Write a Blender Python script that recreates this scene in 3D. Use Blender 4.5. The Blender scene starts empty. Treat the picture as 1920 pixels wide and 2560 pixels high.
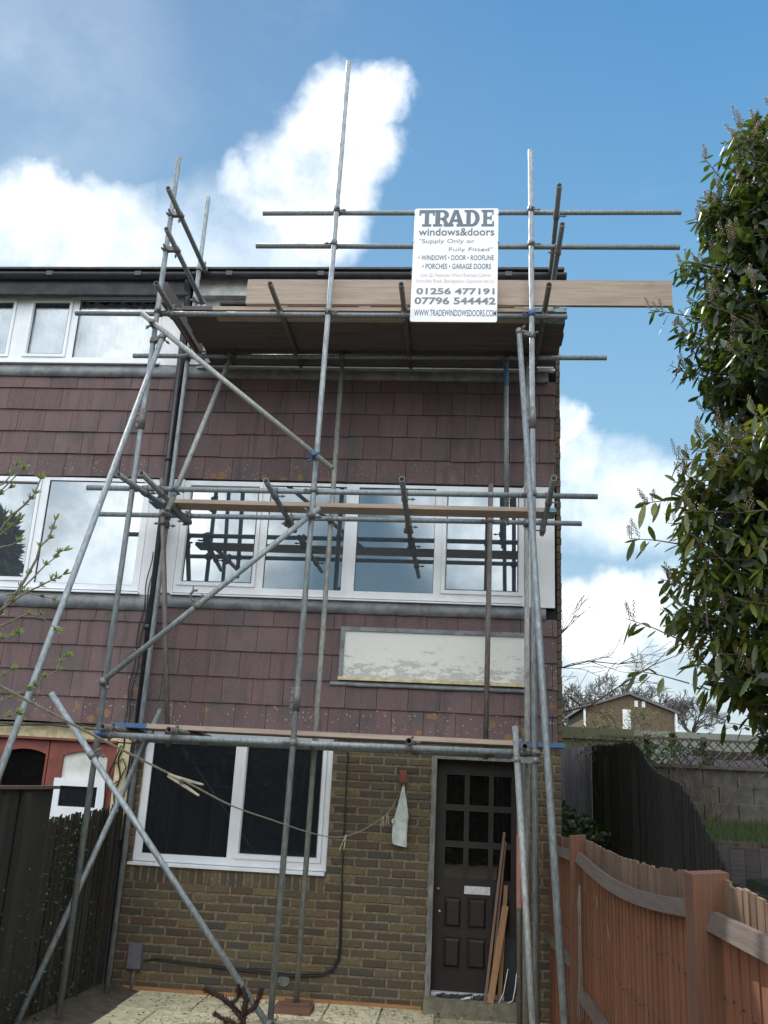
import bpy, math, random
from mathutils import Vector, Matrix
rnd = random.Random(7)
SC = bpy.context.scene
COL = SC.collection

# ------------------------------------------------------------------ camera
cam_d = bpy.data.cameras.new("camera"); cam = bpy.data.objects.new("camera", cam_d); COL.objects.link(cam)
R_ = Vector((0.996011, 0.07481, 0.04864)); U_ = Vector((-0.024909, -0.290336, 0.956601)); F_ = Vector((-0.085685, 0.953996, 0.287314))
CAMP = Vector((0, -8.744, 1.874))
M = Matrix.Identity(4)
for i in range(3):
    M[i][0] = R_[i]; M[i][1] = U_[i]; M[i][2] = -F_[i]; M[i][3] = CAMP[i]
cam.matrix_world = M
cam_d.sensor_fit = 'AUTO'; cam_d.sensor_width = 36; cam_d.lens = 31.774
cam_d.clip_start = 0.05; cam_d.clip_end = 2000
SC.camera = cam

# ------------------------------------------------------------------ exposure, sun, sky
SC.view_settings.view_transform = 'Standard'; SC.view_settings.look = 'None'
SC.view_settings.exposure = 1.42; SC.view_settings.gamma = 1
SC.render.film_transparent = False
SUN = Vector((-0.36, 0.60, 0.715)).normalized()
sun_el = math.asin(SUN.z); sun_az = math.atan2(SUN.x, SUN.y)
sd = bpy.data.lights.new("sun", 'SUN'); sd.energy = 2.0; sd.angle = math.radians(0.5); sd.color = (1, 0.95, 0.87)
so = bpy.data.objects.new("sun", sd); COL.objects.link(so)
so.rotation_euler = SUN.to_track_quat('Z', 'Y').to_euler(); so.location = (0, 0, 30)

W = bpy.data.worlds.new("World"); SC.world = W; W.use_nodes = True
nt = W.node_tree; nt.nodes.clear()
def N(t, typ, **k):
    n = t.nodes.new(typ)
    for a, b in k.items(): setattr(n, a, b)
    return n
out = N(nt, 'ShaderNodeOutputWorld'); bg = N(nt, 'ShaderNodeBackground'); bg.inputs['Strength'].default_value = 0.115
nt.links.new(bg.outputs[0], out.inputs[0])
sky = N(nt, 'ShaderNodeTexSky', sky_type='NISHITA'); sky.sun_disc = False
sky.sun_elevation = sun_el; sky.sun_rotation = sun_az; sky.air_density = 1.25; sky.dust_density = 0.6; sky.ozone_density = 1.6
tc = N(nt, 'ShaderNodeTexCoord')
def vmath(op, a, b=None, t=nt):
    n = N(t, 'ShaderNodeVectorMath', operation=op)
    for i, v in enumerate((a, b)):
        if v is None: continue
        if isinstance(v, (tuple, Vector)): n.inputs[i].default_value = tuple(v)
        else: t.links.new(v, n.inputs[i])
    return n.outputs['Value'] if op in ('DOT_PRODUCT', 'LENGTH') else n.outputs[0]
def mth(op, a, b=None, t=nt, clamp=False):
    n = N(t, 'ShaderNodeMath', operation=op); n.use_clamp = clamp
    for i, v in enumerate((a, b)):
        if v is None: continue
        if isinstance(v, (int, float)): n.inputs[i].default_value = v
        else: t.links.new(v, n.inputs[i])
    return n.outputs[0]
def noise(vec, scale, detail, rough=0.55, t=nt, col=False, lac=2.0):
    n = N(t, 'ShaderNodeTexNoise'); n.inputs['Scale'].default_value = scale; n.inputs['Detail'].default_value = detail
    n.inputs['Roughness'].default_value = rough; n.inputs['Lacunarity'].default_value = lac
    if vec is not None: t.links.new(vec, n.inputs['Vector'])
    return n.outputs['Color'] if col else n.outputs['Fac']
def mrange(v, a, b, c=0.0, d=1.0, t=nt, smooth=True):
    n = N(t, 'ShaderNodeMapRange'); n.interpolation_type = 'SMOOTHSTEP' if smooth else 'LINEAR'
    t.links.new(v, n.inputs['Value'])
    for k, x in zip(('From Min', 'From Max', 'To Min', 'To Max'), (a, b, c, d)): n.inputs[k].default_value = x
    return n.outputs['Result']
def mixc(f, a, b, t=nt, mode='MIX'):
    n = N(t, 'ShaderNodeMix', data_type='RGBA', blend_type=mode)
    if isinstance(f, (int, float)): n.inputs[0].default_value = f
    else: t.links.new(f, n.inputs[0])
    for i, v in ((6, a), (7, b)):
        if isinstance(v, tuple): n.inputs[i].default_value = v if len(v) == 4 else (*v, 1)
        else: t.links.new(v, n.inputs[i])
    return n.outputs[2]
def ramp(t, v, stops):
    n = N(t, 'ShaderNodeValToRGB'); e = n.color_ramp.elements
    while len(e) < len(stops): e.new(0.5)
    for el, (p, c) in zip(e, stops): el.position = p; el.color = (*c, 1)
    t.links.new(v, n.inputs[0]); return n.outputs[0]
dirv = tc.outputs['Generated']
w1 = noise(dirv, 5.0, 6, 0.6, col=True)
warp = vmath('SCALE', vmath('SUBTRACT', w1, (0.5, 0.5, 0.5))); warp.node.inputs['Scale'].default_value = 0.09
w2 = noise(dirv, 24.0, 4, 0.6, col=True)
warp2 = vmath('SCALE', vmath('SUBTRACT', w2, (0.5, 0.5, 0.5))); warp2.node.inputs['Scale'].default_value = 0.035
dn = vmath('NORMALIZE', vmath('ADD', vmath('ADD', dirv, warp), warp2))
# cumulus masses: direction, radius (radians), softness, strength
blobs = [((-0.132, 0.750, 0.648), 0.038, 0.041, 1.00), ((-0.102, 0.746, 0.658), 0.020, 0.036, 0.90), ((-0.150, 0.773, 0.616), 0.056, 0.046, 1.00), ((-0.193, 0.786, 0.587), 0.049, 0.046, 1.00), ((-0.117, 0.777, 0.619), 0.033, 0.046, 0.95), ((-0.151, 0.806, 0.573), 0.049, 0.056, 0.95), ((-0.231, 0.782, 0.579), 0.020, 0.041, 0.85), ((-0.412, 0.739, 0.532), 0.031, 0.046, 1.00), ((-0.433, 0.741, 0.513), 0.046, 0.056, 1.00), ((-0.387, 0.764, 0.517), 0.036, 0.061, 0.85), ((-0.346, 0.785, 0.515), 0.026, 0.067, 0.60), ((-0.456, 0.751, 0.470), 0.040, 0.067, 0.60), ((-0.262, 0.817, 0.514), 0.046, 0.097, 0.42), ((-0.191, 0.828, 0.527), 0.036, 0.072, 0.50), ((0.116, 0.918, 0.379), 0.020, 0.028, 1.00), ((0.090, 0.928, 0.361), 0.031, 0.036, 1.00), ((0.124, 0.930, 0.346), 0.018, 0.046, 0.80), ((0.164, 0.939, 0.303), 0.031, 0.067, 0.62), ((0.211, 0.934, 0.287), 0.020, 0.061, 0.55), ((0.116, 0.944, 0.308), 0.031, 0.061, 0.60), ((0.166, 0.966, 0.197), 0.038, 0.031, 1.00), ((0.128, 0.975, 0.183), 0.038, 0.033, 1.00), ((0.199, 0.961, 0.193), 0.018, 0.036, 0.90), ((0.152, 0.975, 0.164), 0.034, 0.050, 0.70), ((0.221, 0.958, 0.183), 0.026, 0.056, 0.60), ((0.152, 0.983, 0.101), 0.070, 0.100, 0.25), ((0.286, 0.950, 0.127), 0.070, 0.100, 0.18), ((-0.415, 0.662, 0.624), 0.077, 0.164, 0.12),
         ((.1, -.9, .33), .10, .12, .75), ((-.35, -.85, .3), .13, .12, .7), ((.45, -.8, .25), .13, .14, .7), ((-.1, -.75, .62), .17, .14, .75),  # clouds out of view, added to light the facade and fill the window reflections
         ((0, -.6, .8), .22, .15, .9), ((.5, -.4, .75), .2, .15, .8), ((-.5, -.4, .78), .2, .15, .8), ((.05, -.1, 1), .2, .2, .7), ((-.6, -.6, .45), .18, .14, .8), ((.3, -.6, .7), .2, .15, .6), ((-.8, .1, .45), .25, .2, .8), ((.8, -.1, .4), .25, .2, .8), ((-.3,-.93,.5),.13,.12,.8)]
BACK_BOOST = 3.6; SKYK = 2.0; SKYS = .95
acc = None; RS, SS = .60, .78
for d, r, s, k in blobs:
    c = Vector(d).normalized()
    if d[1] > 0: r, s = r * RS, s * SS
    dt = vmath('DOT_PRODUCT', dn, tuple(c))
    m = mth('MULTIPLY', mrange(dt, math.cos(r + s), math.cos(max(r - s * .45, 0))), k)
    acc = m if acc is None else mth('MAXIMUM', acc, m)
fb = noise(dirv, 7.5, 9, 0.62)
tex = mrange(fb, 0.30, 0.62, 0.35, 1.0)
acc = mth('MULTIPLY', acc, tex)
wisp = mth('MULTIPLY', mrange(noise(vmath('MULTIPLY', dirv, (1, 1.0, 2.2)), 3.1, 8, 0.6), 0.5, 0.8), 0.13)
acc = mth('ADD', acc, mth('MULTIPLY', wisp, mth('SUBTRACT', 1.0, acc)), clamp=True)
shade = mrange(noise(dirv, 9, 6, 0.6), 0.3, 0.75)
# clouds opposite the sun, out of view, are boosted to brighten the shaded facade
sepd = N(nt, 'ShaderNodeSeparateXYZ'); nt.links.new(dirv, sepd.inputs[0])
kfb = mrange(sepd.outputs['Y'], -.15, .35, BACK_BOOST, 1.0)
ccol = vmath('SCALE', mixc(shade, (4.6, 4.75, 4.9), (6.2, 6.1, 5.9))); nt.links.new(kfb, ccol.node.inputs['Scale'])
# saturate the clear-sky blue a little as in the phone picture
hsv = N(nt, 'ShaderNodeHueSaturation'); hsv.inputs['Saturation'].default_value = 1.35; hsv.inputs['Value'].default_value = 1.0; hsv.inputs['Hue'].default_value = .49
nt.links.new(sky.outputs[0], hsv.inputs['Color'])
# the phone's limited range: keep the glow round the sun from running away
lum = vmath('DOT_PRODUCT', hsv.outputs[0], (.2126, .7152, .0722))
k_sc = mth('DIVIDE', SKYS, mth('ADD', 1.0, mth('DIVIDE', lum, SKYK)))
skc = vmath('SCALE', hsv.outputs[0]); nt.links.new(k_sc, skc.node.inputs['Scale'])
air = ramp(nt, sepd.outputs['Z'], [(0.0, (2.2, 2.6, 2.85)), (.18, (1.55, 2.25, 2.8)), (.38, (1.08, 1.95, 2.7)), (.56, (.60, 1.42, 2.35)), (.72, (.30, 1.02, 2.05)), (1.0, (.25, .75, 1.7))])
skb = mixc(.72, skc, air)
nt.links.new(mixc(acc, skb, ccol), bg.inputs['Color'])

# ------------------------------------------------------------------ materials
MATS = {}
def newmat(name):
    m = bpy.data.materials.new(name); m.use_nodes = True; t = m.node_tree; t.nodes.clear()
    o = N(t, 'ShaderNodeOutputMaterial'); b = N(t, 'ShaderNodeBsdfPrincipled'); t.links.new(b.outputs[0], o.inputs[0])
    MATS[name] = m
    return m, t, b, o
def objco(t): return N(t, 'ShaderNodeTexCoord').outputs['Object']
def island(t): return N(t, 'ShaderNodeNewGeometry').outputs['Random Per Island']
def bump(t, b, h, dist=0.01, st=0.5):
    n = N(t, 'ShaderNodeBump'); n.inputs['Distance'].default_value = dist; n.inputs['Strength'].default_value = st
    t.links.new(h, n.inputs['Height']); t.links.new(n.outputs[0], b.inputs['Normal'])
def basic(name, col, col2=None, scale=20, rough=0.6, metal=0.0, bmp=0.0, stretch=None, isl=0.0, spec=0.5, thr=(0.35, 0.65), detail=5):
    m, t, b, o = newmat(name)
    co = objco(t)
    if stretch: co = vmath('MULTIPLY', co, stretch, t)
    nz = noise(co, scale, detail, 0.6, t)
    c = mixc(mrange(nz, thr[0], thr[1], t=t), col, col2 if col2 else tuple(x * .8 for x in col), t)
    if isl:
        k = mrange(island(t), 0, 1, 1 - isl, 1 + isl, t, False)
        c = vmath('SCALE', c, None, t); t.links.new(k, c.node.inputs['Scale'])
    t.links.new(c, b.inputs['Base Color'])
    b.inputs['Roughness'].default_value = rough; b.inputs['Metallic'].default_value = metal; b.inputs['Specular IOR Level'].default_value = spec
    if bmp: bump(t, b, nz, 0.01, bmp)
    return m
def tile_mat():
    m, t, b, o = newmat('concrete_tile'); co = objco(t)
    n1 = noise(co, 3.0, 6, 0.6, t); n2 = noise(co, 60, 4, 0.6, t)
    c = ramp(t, island(t), [(0, (.084, .046, .045)), (.3, (.128, .073, .072)), (.65, (.105, .062, .063)), (1, (.140, .084, .082))])
    c = mixc(mrange(n1, .45, .7, 0, .75, t), c, (.065, .058, .058), t)
    c = mixc(mrange(n2, .35, .75, 0, .35, t), c, (.17, .13, .13), t)
    c = mixc(mrange(noise(vmath('MULTIPLY', co, (7, 7, .7), t), 1.6, 5, .6, t), .48, .72, 0, .6, t), c, (.05, .042, .04), t)
    # lichen: orange blotches and pale specks, denser towards the lower courses of each band
    sep = N(t, 'ShaderNodeSeparateXYZ'); t.links.new(co, sep.inputs[0]); z = sep.outputs['Z']
    low = mth('MAXIMUM', mth('MULTIPLY', mrange(z, 4.78, 5.25, 1, 0, t), mrange(z, 4.5, 4.7, 0, 1, t), t), mrange(z, 2.3, 2.85, 1, 0, t), t)
    low = mth('MAXIMUM', low, mth('MULTIPLY', mrange(sep.outputs['X'], .55, .9, 0, .85, t), mrange(z, 4.5, 5.9, 1, .2, t), t), t)
    v = N(t, 'ShaderNodeTexVoronoi'); v.inputs['Scale'].default_value = 9.5
    wv = vmath('ADD', co, vmath('SCALE', noise(co, 30, 3, 0.6, t, True), None, t), t)
    wv.node.inputs[1].links[0].from_node.inputs['Scale'].default_value = 0.05
    t.links.new(wv, v.inputs['Vector'])
    patch = mrange(noise(co, 2.3, 3, 0.6, t), .40, .60, 0, 1, t)
    rad = mth('MULTIPLY', mth('MULTIPLY', patch, low, t), 0.42, t)
    lf = mth('GREATER_THAN', rad, v.outputs['Distance'], t)
    keep = N(t, 'ShaderNodeSeparateColor'); t.links.new(v.outputs['Color'], keep.inputs[0])
    lf = mth('MULTIPLY', lf, mth('GREATER_THAN', keep.outputs[0], 0.30, t), t)
    c = mixc(mth('MULTIPLY', lf, mrange(noise(co, 90, 2, .5, t), .3, .6, .35, .95, t), t), c, (.22, .12, .04), t)
    v2 = N(t, 'ShaderNodeTexVoronoi'); v2.inputs['Scale'].default_value = 23; t.links.new(co, v2.inputs['Vector'])
    k2 = N(t, 'ShaderNodeSeparateColor'); t.links.new(v2.outputs['Color'], k2.inputs[0])
    r2 = mth('MULTIPLY', mth('MULTIPLY', low, mth('POWER', k2.outputs[1], 2.0, t), t), 0.26, t)
    c = mixc(mth('MULTIPLY', mth('GREATER_THAN', r2, v2.outputs['Distance'], t), .8, t), c, (.45, .45, .40), t)
    t.links.new(c, b.inputs['Base Color']); b.inputs['Roughness'].default_value = .78
    bump(t, b, n2, .004, .5)
def brick_mat():
    m, t, b, o = newmat('brick'); co = objco(t); r = island(t)
    c = ramp(t, r, [(0, (.040, .032, .024)), (.16, (.105, .068, .033)), (.32, (.050, .046, .040)), (.5, (.150, .108, .046)), (.66, (.088, .050, .030)), (.82, (.062, .056, .044)), (1, (.135, .100, .048))])
    n1 = noise(co, 26, 6, .65, t); n2 = noise(co, 130, 3, .6, t)
    c = mixc(mrange(n1, .35, .7, 0, .65, t), c, (.06, .047, .036), t)
    c = mixc(mrange(n2, .5, .8, 0, .35, t), c, (.21, .17, .11), t)
    t.links.new(c, b.inputs['Base Color']); b.inputs['Roughness'].default_value = .9
    bump(t, b, n1, .006, .7)
def tube_mat(name, base, rust=0.2, metal=.55):
    m, t, b, o = newmat(name); co = objco(t)
    n1 = noise(co, 9, 6, .65, t); n2 = noise(vmath('MULTIPLY', co, (1, 1, .25), t), 55, 5, .6, t)
    oi = N(t, 'ShaderNodeObjectInfo').outputs['Random']
    c = mixc(mrange(n2, .3, .7, t=t), tuple(x * .72 for x in base), tuple(min(1, x * 1.25) for x in base), t)
    c = vmath('SCALE', c, None, t); t.links.new(mrange(oi, 0, 1, .82, 1.16, t, False), c.node.inputs['Scale'])
    c = mixc(mrange(n1, .58, .75, 0, rust, t), c, (.16, .085, .045), t)
    c = mixc(mrange(noise(co, 31, 3, .7, t), .66, .74, 0, .6, t), c, (.50, .48, .43), t)
    t.links.new(c, b.inputs['Base Color']); b.inputs['Metallic'].default_value = metal
    t.links.new(mrange(n1, .3, .7, .5, .75, t), b.inputs['Roughness'])
    bump(t, b, n2, .002, .35)
def wood_mat(name, a, c2, grain=(0.6, 9, 9), scale=6, rough=.8, isl=.12, dark=(.05, .04, .03)):
    m, t, b, o = newmat(name); co = objco(t)
    g = noise(vmath('MULTIPLY', co, grain, t), scale, 7, .65, t); g2 = noise(vmath('MULTIPLY', co, grain, t), scale * 5, 4, .6, t)
    c = mixc(mrange(g, .33, .68, t=t), a, c2, t)
    c = mixc(mrange(g2, .55, .8, 0, .5, t), c, dark, t)
    c = mixc(mrange(noise(co, 5, 4, .6, t), .55, .8, 0, .45, t), c, dark, t)
    if isl:
        c = vmath('SCALE', c, None, t); t.links.new(mrange(island(t), 0, 1, 1 - isl, 1 + isl, t, False), c.node.inputs['Scale'])
    t.links.new(c, b.inputs['Base Color']); b.inputs['Roughness'].default_value = rough
    bump(t, b, g2, .004, .5)
def glass_mat(name, refl, inner=(.012, .014, .017), transp=0.0, tint=(.86, .93, .97)):
    m, t, b, o = newmat(name); t.nodes.remove(b)
    gl = N(t, 'ShaderNodeBsdfGlossy'); gl.inputs['Roughness'].default_value = .012; gl.inputs['Color'].default_value = (*tint, 1)
    co = objco(t)
    bn = N(t, 'ShaderNodeBump'); bn.inputs['Distance'].default_value = .004; bn.inputs['Strength'].default_value = .08
    t.links.new(noise(co, 1.6, 2, .5, t), bn.inputs['Height']); t.links.new(bn.outputs[0], gl.inputs['Normal'])
    df = N(t, 'ShaderNodeBsdfDiffuse'); df.inputs['Color'].default_value = (*inner, 1)
    base = df.outputs[0]
    if transp:
        tr = N(t, 'ShaderNodeBsdfTransparent'); mx0 = N(t, 'ShaderNodeMixShader'); mx0.inputs[0].default_value = transp
        t.links.new(df.outputs[0], mx0.inputs[1]); t.links.new(tr.outputs[0], mx0.inputs[2]); base = mx0.outputs[0]
    lw = N(t, 'ShaderNodeLayerWeight'); lw.inputs['Blend'].default_value = .35
    f = mth('ADD', refl, mth('MULTIPLY', lw.outputs['Fresnel'], 1 - refl, t), t, True)
    mx = N(t, 'ShaderNodeMixShader'); t.links.new(f, mx.inputs[0]); t.links.new(base, mx.inputs[1]); t.links.new(gl.outputs[0], mx.inputs[2])
    t.links.new(mx.outputs[0], o.inputs[0])
def leaf_mat(name, stops, trans=.35, gloss=.25, tcol=(.22, .33, .03)):
    m, t, b, o = newmat(name)
    c = ramp(t, island(t), stops)
    t.links.new(c, b.inputs['Base Color']); b.inputs['Roughness'].default_value = gloss + .1; b.inputs['Specular IOR Level'].default_value = .5
    tr = N(t, 'ShaderNodeBsdfTranslucent'); t.links.new(mixc(.6, c, tcol, t), tr.inputs[0])
    mx = N(t, 'ShaderNodeMixShader'); mx.inputs[0].default_value = trans
    t.links.new(b.outputs[0], mx.inputs[1]); t.links.new(tr.outputs[0], mx.inputs[2]); t.links.new(mx.outputs[0], o.inputs[0])
tile_mat(); brick_mat()
tube_mat('galvanised', (.215, .240, .250), .35, .35); tube_mat('galvanised_pale', (.28, .29, .27), .45, .3); tube_mat('galvanised_brown', (.135, .118, .108), .7, .25)
tube_mat('coupler_steel', (.16, .155, .15), .85, .4)
basic('coupler_blue', (.025, .075, .18), (.05, .10, .2), 40, .6)
basic('coupler_teal', (.05, .16, .22), (.1, .1, .1), 40, .6)
basic('coupler_orange', (.42, .12, .05), (.2, .1, .07), 40, .7)
basic('mortar', (.20, .165, .10), (.11, .09, .06), 35, .95, bmp=.6)
basic('lead', (.115, .125, .14), (.20, .21, .22), 9, .55, .1, bmp=.25)
basic('upvc', (.74, .76, .79), (.68, .70, .72), 4, .35)
basic('upvc_grey', (.42, .42, .40), (.30, .30, .28), 6, .5)  # greyer uPVC for the top floor frame and sill
basic('panel_white', (.72, .73, .74), (.66, .67, .69), 5, .5)
basic('gasket', (.02, .02, .022), None, 5, .6)
basic('black_plastic', (.018, .02, .024), (.03, .032, .036), 12, .4)
basic('fascia_dark', (.035, .038, .046), (.065, .066, .07), 7, .75, bmp=.3)
basic('fascia_white', (.60, .60, .57), (.42, .42, .40), 8, .6)
basic('cable_black', (.012, .012, .012), None, 5, .5)
basic('red_paint', (.22, .050, .030), (.14, .035, .024), 8, .55, bmp=.15)
basic('red_door_dark', (.014, .006, .0045), (.008, .0042, .0035), 14, .55, bmp=.2)
basic('cream_paint', (.62, .53, .32), (.42, .35, .2), 14, .75, bmp=.3)
basic('grey_frame', (.11, .115, .112), (.21, .205, .19), 26, .8, bmp=.4, stretch=(1, 1, .3))
basic('concrete', (.20, .185, .13), (.13, .12, .085), 12, .9, bmp=.5)
basic('paving_slab', (.62, .56, .37), (.42, .385, .25), 16, .9, bmp=.5, isl=.12)
basic('cream_arch', (.62, .63, .58), (.5, .5, .46), 9, .6)
basic('brass', (.55, .40, .12), None, 30, .35, .9)
basic('metal_pale', (.7, .7, .68), None, 30, .35, .6)
basic('letter_plate', (.62, .62, .64), None, 30, .5, .1)
basic('meter_grey', (.13, .12, .13), (.10, .10, .11), 12, .7)
basic('cloth_pale', (.55, .60, .55), (.42, .46, .42), 18, .9, bmp=.5)
basic('rag_dark', (.02, .021, .024), (.045, .045, .05), 14, .8, bmp=.6)
basic('paper', (.62, .63, .58), (.45, .46, .43), 20, .9)
basic('curtain', (.60, .63, .67), (.44, .48, .53), 3, .9)
basic('interior_dark', (.025, .026, .03), (.018, .018, .02), 2, .9)
basic('rope', (.20, .185, .145), (.13, .12, .09), 90, .9)
basic('peg_wood', (.30, .26, .21), (.19, .165, .135), 60, .85, stretch=(1, 1, 1))
basic('steel_dark', (.08, .08, .08), None, 30, .5, .7)
basic('sign_white', (.84, .85, .87), (.80, .80, .82), 2.5, .45)
basic('sign_slate', (.10, .135, .175), (.13, .165, .20), 6, .6)
basic('sign_grey', (.16, .18, .20), (.22, .23, .24), 6, .6)
basic('sign_red', (.60, .38, .38), (.68, .5, .5), 6, .6)
basic('soil', (.050, .042, .030), (.09, .075, .05), 10, 1, bmp=.8)
basic('gravel', (.45, .40, .27), (.26, .23, .15), 60, .95, bmp=1, isl=.35)
basic('litter', (.06, .04, .025), (.11, .07, .04), 30, .9, isl=.4)
basic('grass', (.055, .085, .025), (.09, .10, .04), 4, 1, bmp=.6)
basic('stone_wall', (.10, .088, .072), (.055, .05, .043), 7, .95, bmp=.6)
basic('far_brick', (.13, .09, .055), (.09, .063, .04), 3, .9)
basic('far_roof', (.15, .14, .14), None, 3, .9)
basic('far_white', (.75, .75, .74), None, 3, .6)
basic('bark_pale', (.13, .12, .115), (.09, .085, .08), 8, .95)
basic('bark_brown', (.10, .075, .05), (.07, .05, .035), 20, .9, bmp=.4)
basic('bark_twig', (.14, .12, .09), (.09, .075, .055), 30, .8)
basic('sumac_fuzz', (.055, .024, .019), (.035, .017, .014), 50, 1, isl=.3)
basic('lamp_paper', (.9, .9, .88), None, 4, .8)
wood_mat('scaffold_board', (.40, .315, .25), (.30, .235, .19), (.5, 10, 10), 4, .85, .08, (.20, .155, .125))
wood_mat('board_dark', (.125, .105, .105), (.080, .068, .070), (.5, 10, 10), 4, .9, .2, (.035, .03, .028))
wood_mat('fence_red', (.190, .068, .028), (.120, .046, .022), (16, 16, .4), 4, .95, .16, (.050, .026, .016))
wood_mat('fence_post', (.135, .058, .032), (.085, .040, .025), (20, 20, .6), 5, .95, .1, (.04, .025, .018))
wood_mat('fence_top', (.155, .098, .060), (.10, .058, .035), (9, 9, .7), 7, .9, .25, (.10, .06, .04))
wood_mat('fence_rail', (.105, .078, .062), (.070, .052, .042), (9, .6, 9), 6, .9, .1, (.07, .055, .045))
wood_mat('fence_black', (.024, .021, .017), (.014, .013, .011), (9, 9, .5), 5, .95, .3, (.015, .014, .012))
wood_mat('fence_grey', (.13, .13, .145), (.085, .085, .10), (9, 9, .5), 6, .9, .2, (.08, .08, .09))
wood_mat('fence_green', (.11, .115, .06), (.07, .08, .04), (6, 6, .5), 5, .9, .15, (.06, .07, .04))
wood_mat('lath', (.040, .033, .026), (.02, .018, .014), (14, 14, .5), 6, .95, .5, (.02, .018, .015))
wood_mat('plank_orange', (.34, .185, .085), (.24, .13, .065), (12, 12, .5), 6, .8, .1, (.12, .07, .04))
wood_mat('plank_dull', (.22, .135, .095), (.15, .10, .075), (12, 12, .5), 6, .85, .1, (.07, .05, .04))
wood_mat('trim_wood', (.38, .19, .075), (.26, .13, .06), (1, 12, 12), 6, .8, 0)
wood_mat('block_wood', (.18, .09, .06), (.12, .065, .045), (1, 12, 12), 6, .85, .1)
def blue_end():
    basic('paint_blue', (.02, .10, .27), (.07, .13, .20), 22, .7)
    basic('paint_pink', (.36, .15, .12), (.26, .13, .11), 22, .7)
blue_end()
basic('paint_teal', (.09, .22, .28), (.3, .33, .33), 26, .7)
glass_mat('glass_mirror', .24, (.05, .06, .07))
glass_mat('glass_dark', .01, (.014, .016, .019))
glass_mat('glass_door', .0, (.006, .005, .005))
glass_mat('glass_clear', .07, (.02, .02, .02), .93)
# peeling white board
def peel():
    m, t, b, o = newmat('peeling_paint'); co = objco(t)
    sep = N(t, 'ShaderNodeSeparateXYZ'); t.links.new(co, sep.inputs[0])
    low = mrange(sep.outputs['Z'], 2.84, 3.27, .22, -.02, t, False)
    n = noise(vmath('MULTIPLY', co, (1, 1, 3.0), t), 7.5, 10, .72, t, lac=2.2)
    mk = mrange(mth('ADD', n, low, t), .67, .69, 0, 1, t)
    c = mixc(mk, (.66, .66, .62), (.44, .43, .405), t)
    c = mixc(mrange(noise(co, 30, 4, .6, t), .5, .8, 0, .25, t), c, (.42, .42, .38), t)
    t.links.new(c, b.inputs['Base Color']); b.inputs['Roughness'].default_value = .75
    bump(t, b, mk, .002, -.5)
peel()
leaf_mat('laurel_leaf', [(0, (.014, .026, .011)), (.5, (.022, .040, .013)), (.85, (.036, .062, .016)), (1, (.085, .095, .018))], .22, .26)
leaf_mat('laurel_leaf_young_sunlit', [(0, (.026, .044, .013)), (.4, (.055, .080, .018)), (.75, (.10, .12, .024)), (1, (.18, .175, .03))], .34, .28, (.30, .34, .03))  # lower leaves: young growth, with backlit sun put into the yellow green
leaf_mat('laurel_flower', [(0, (.26, .21, .12)), (.5, (.30, .22, .13)), (1, (.20, .20, .10))], .25, .5, (.4, .33, .15))
leaf_mat('bud_leaf', [(0, (.06, .09, .035)), (.5, (.10, .13, .06)), (1, (.14, .16, .08))], .35, .4)
leaf_mat('ivy_leaf', [(0, (.015, .03, .012)), (.6, (.03, .055, .018)), (1, (.05, .08, .03))], .2, .4)
leaf_mat('hedge_leaf', [(0, (.010, .014, .007)), (1, (.02, .028, .010))], .2, .5)
leaf_mat('budding_leaf', [(0, (.13, .13, .06)), (1, (.19, .18, .08))], .3, .6)
leaf_mat('grass_blade', [(0, (.022, .038, .012)), (1, (.05, .06, .025))], .3, .5)

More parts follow.
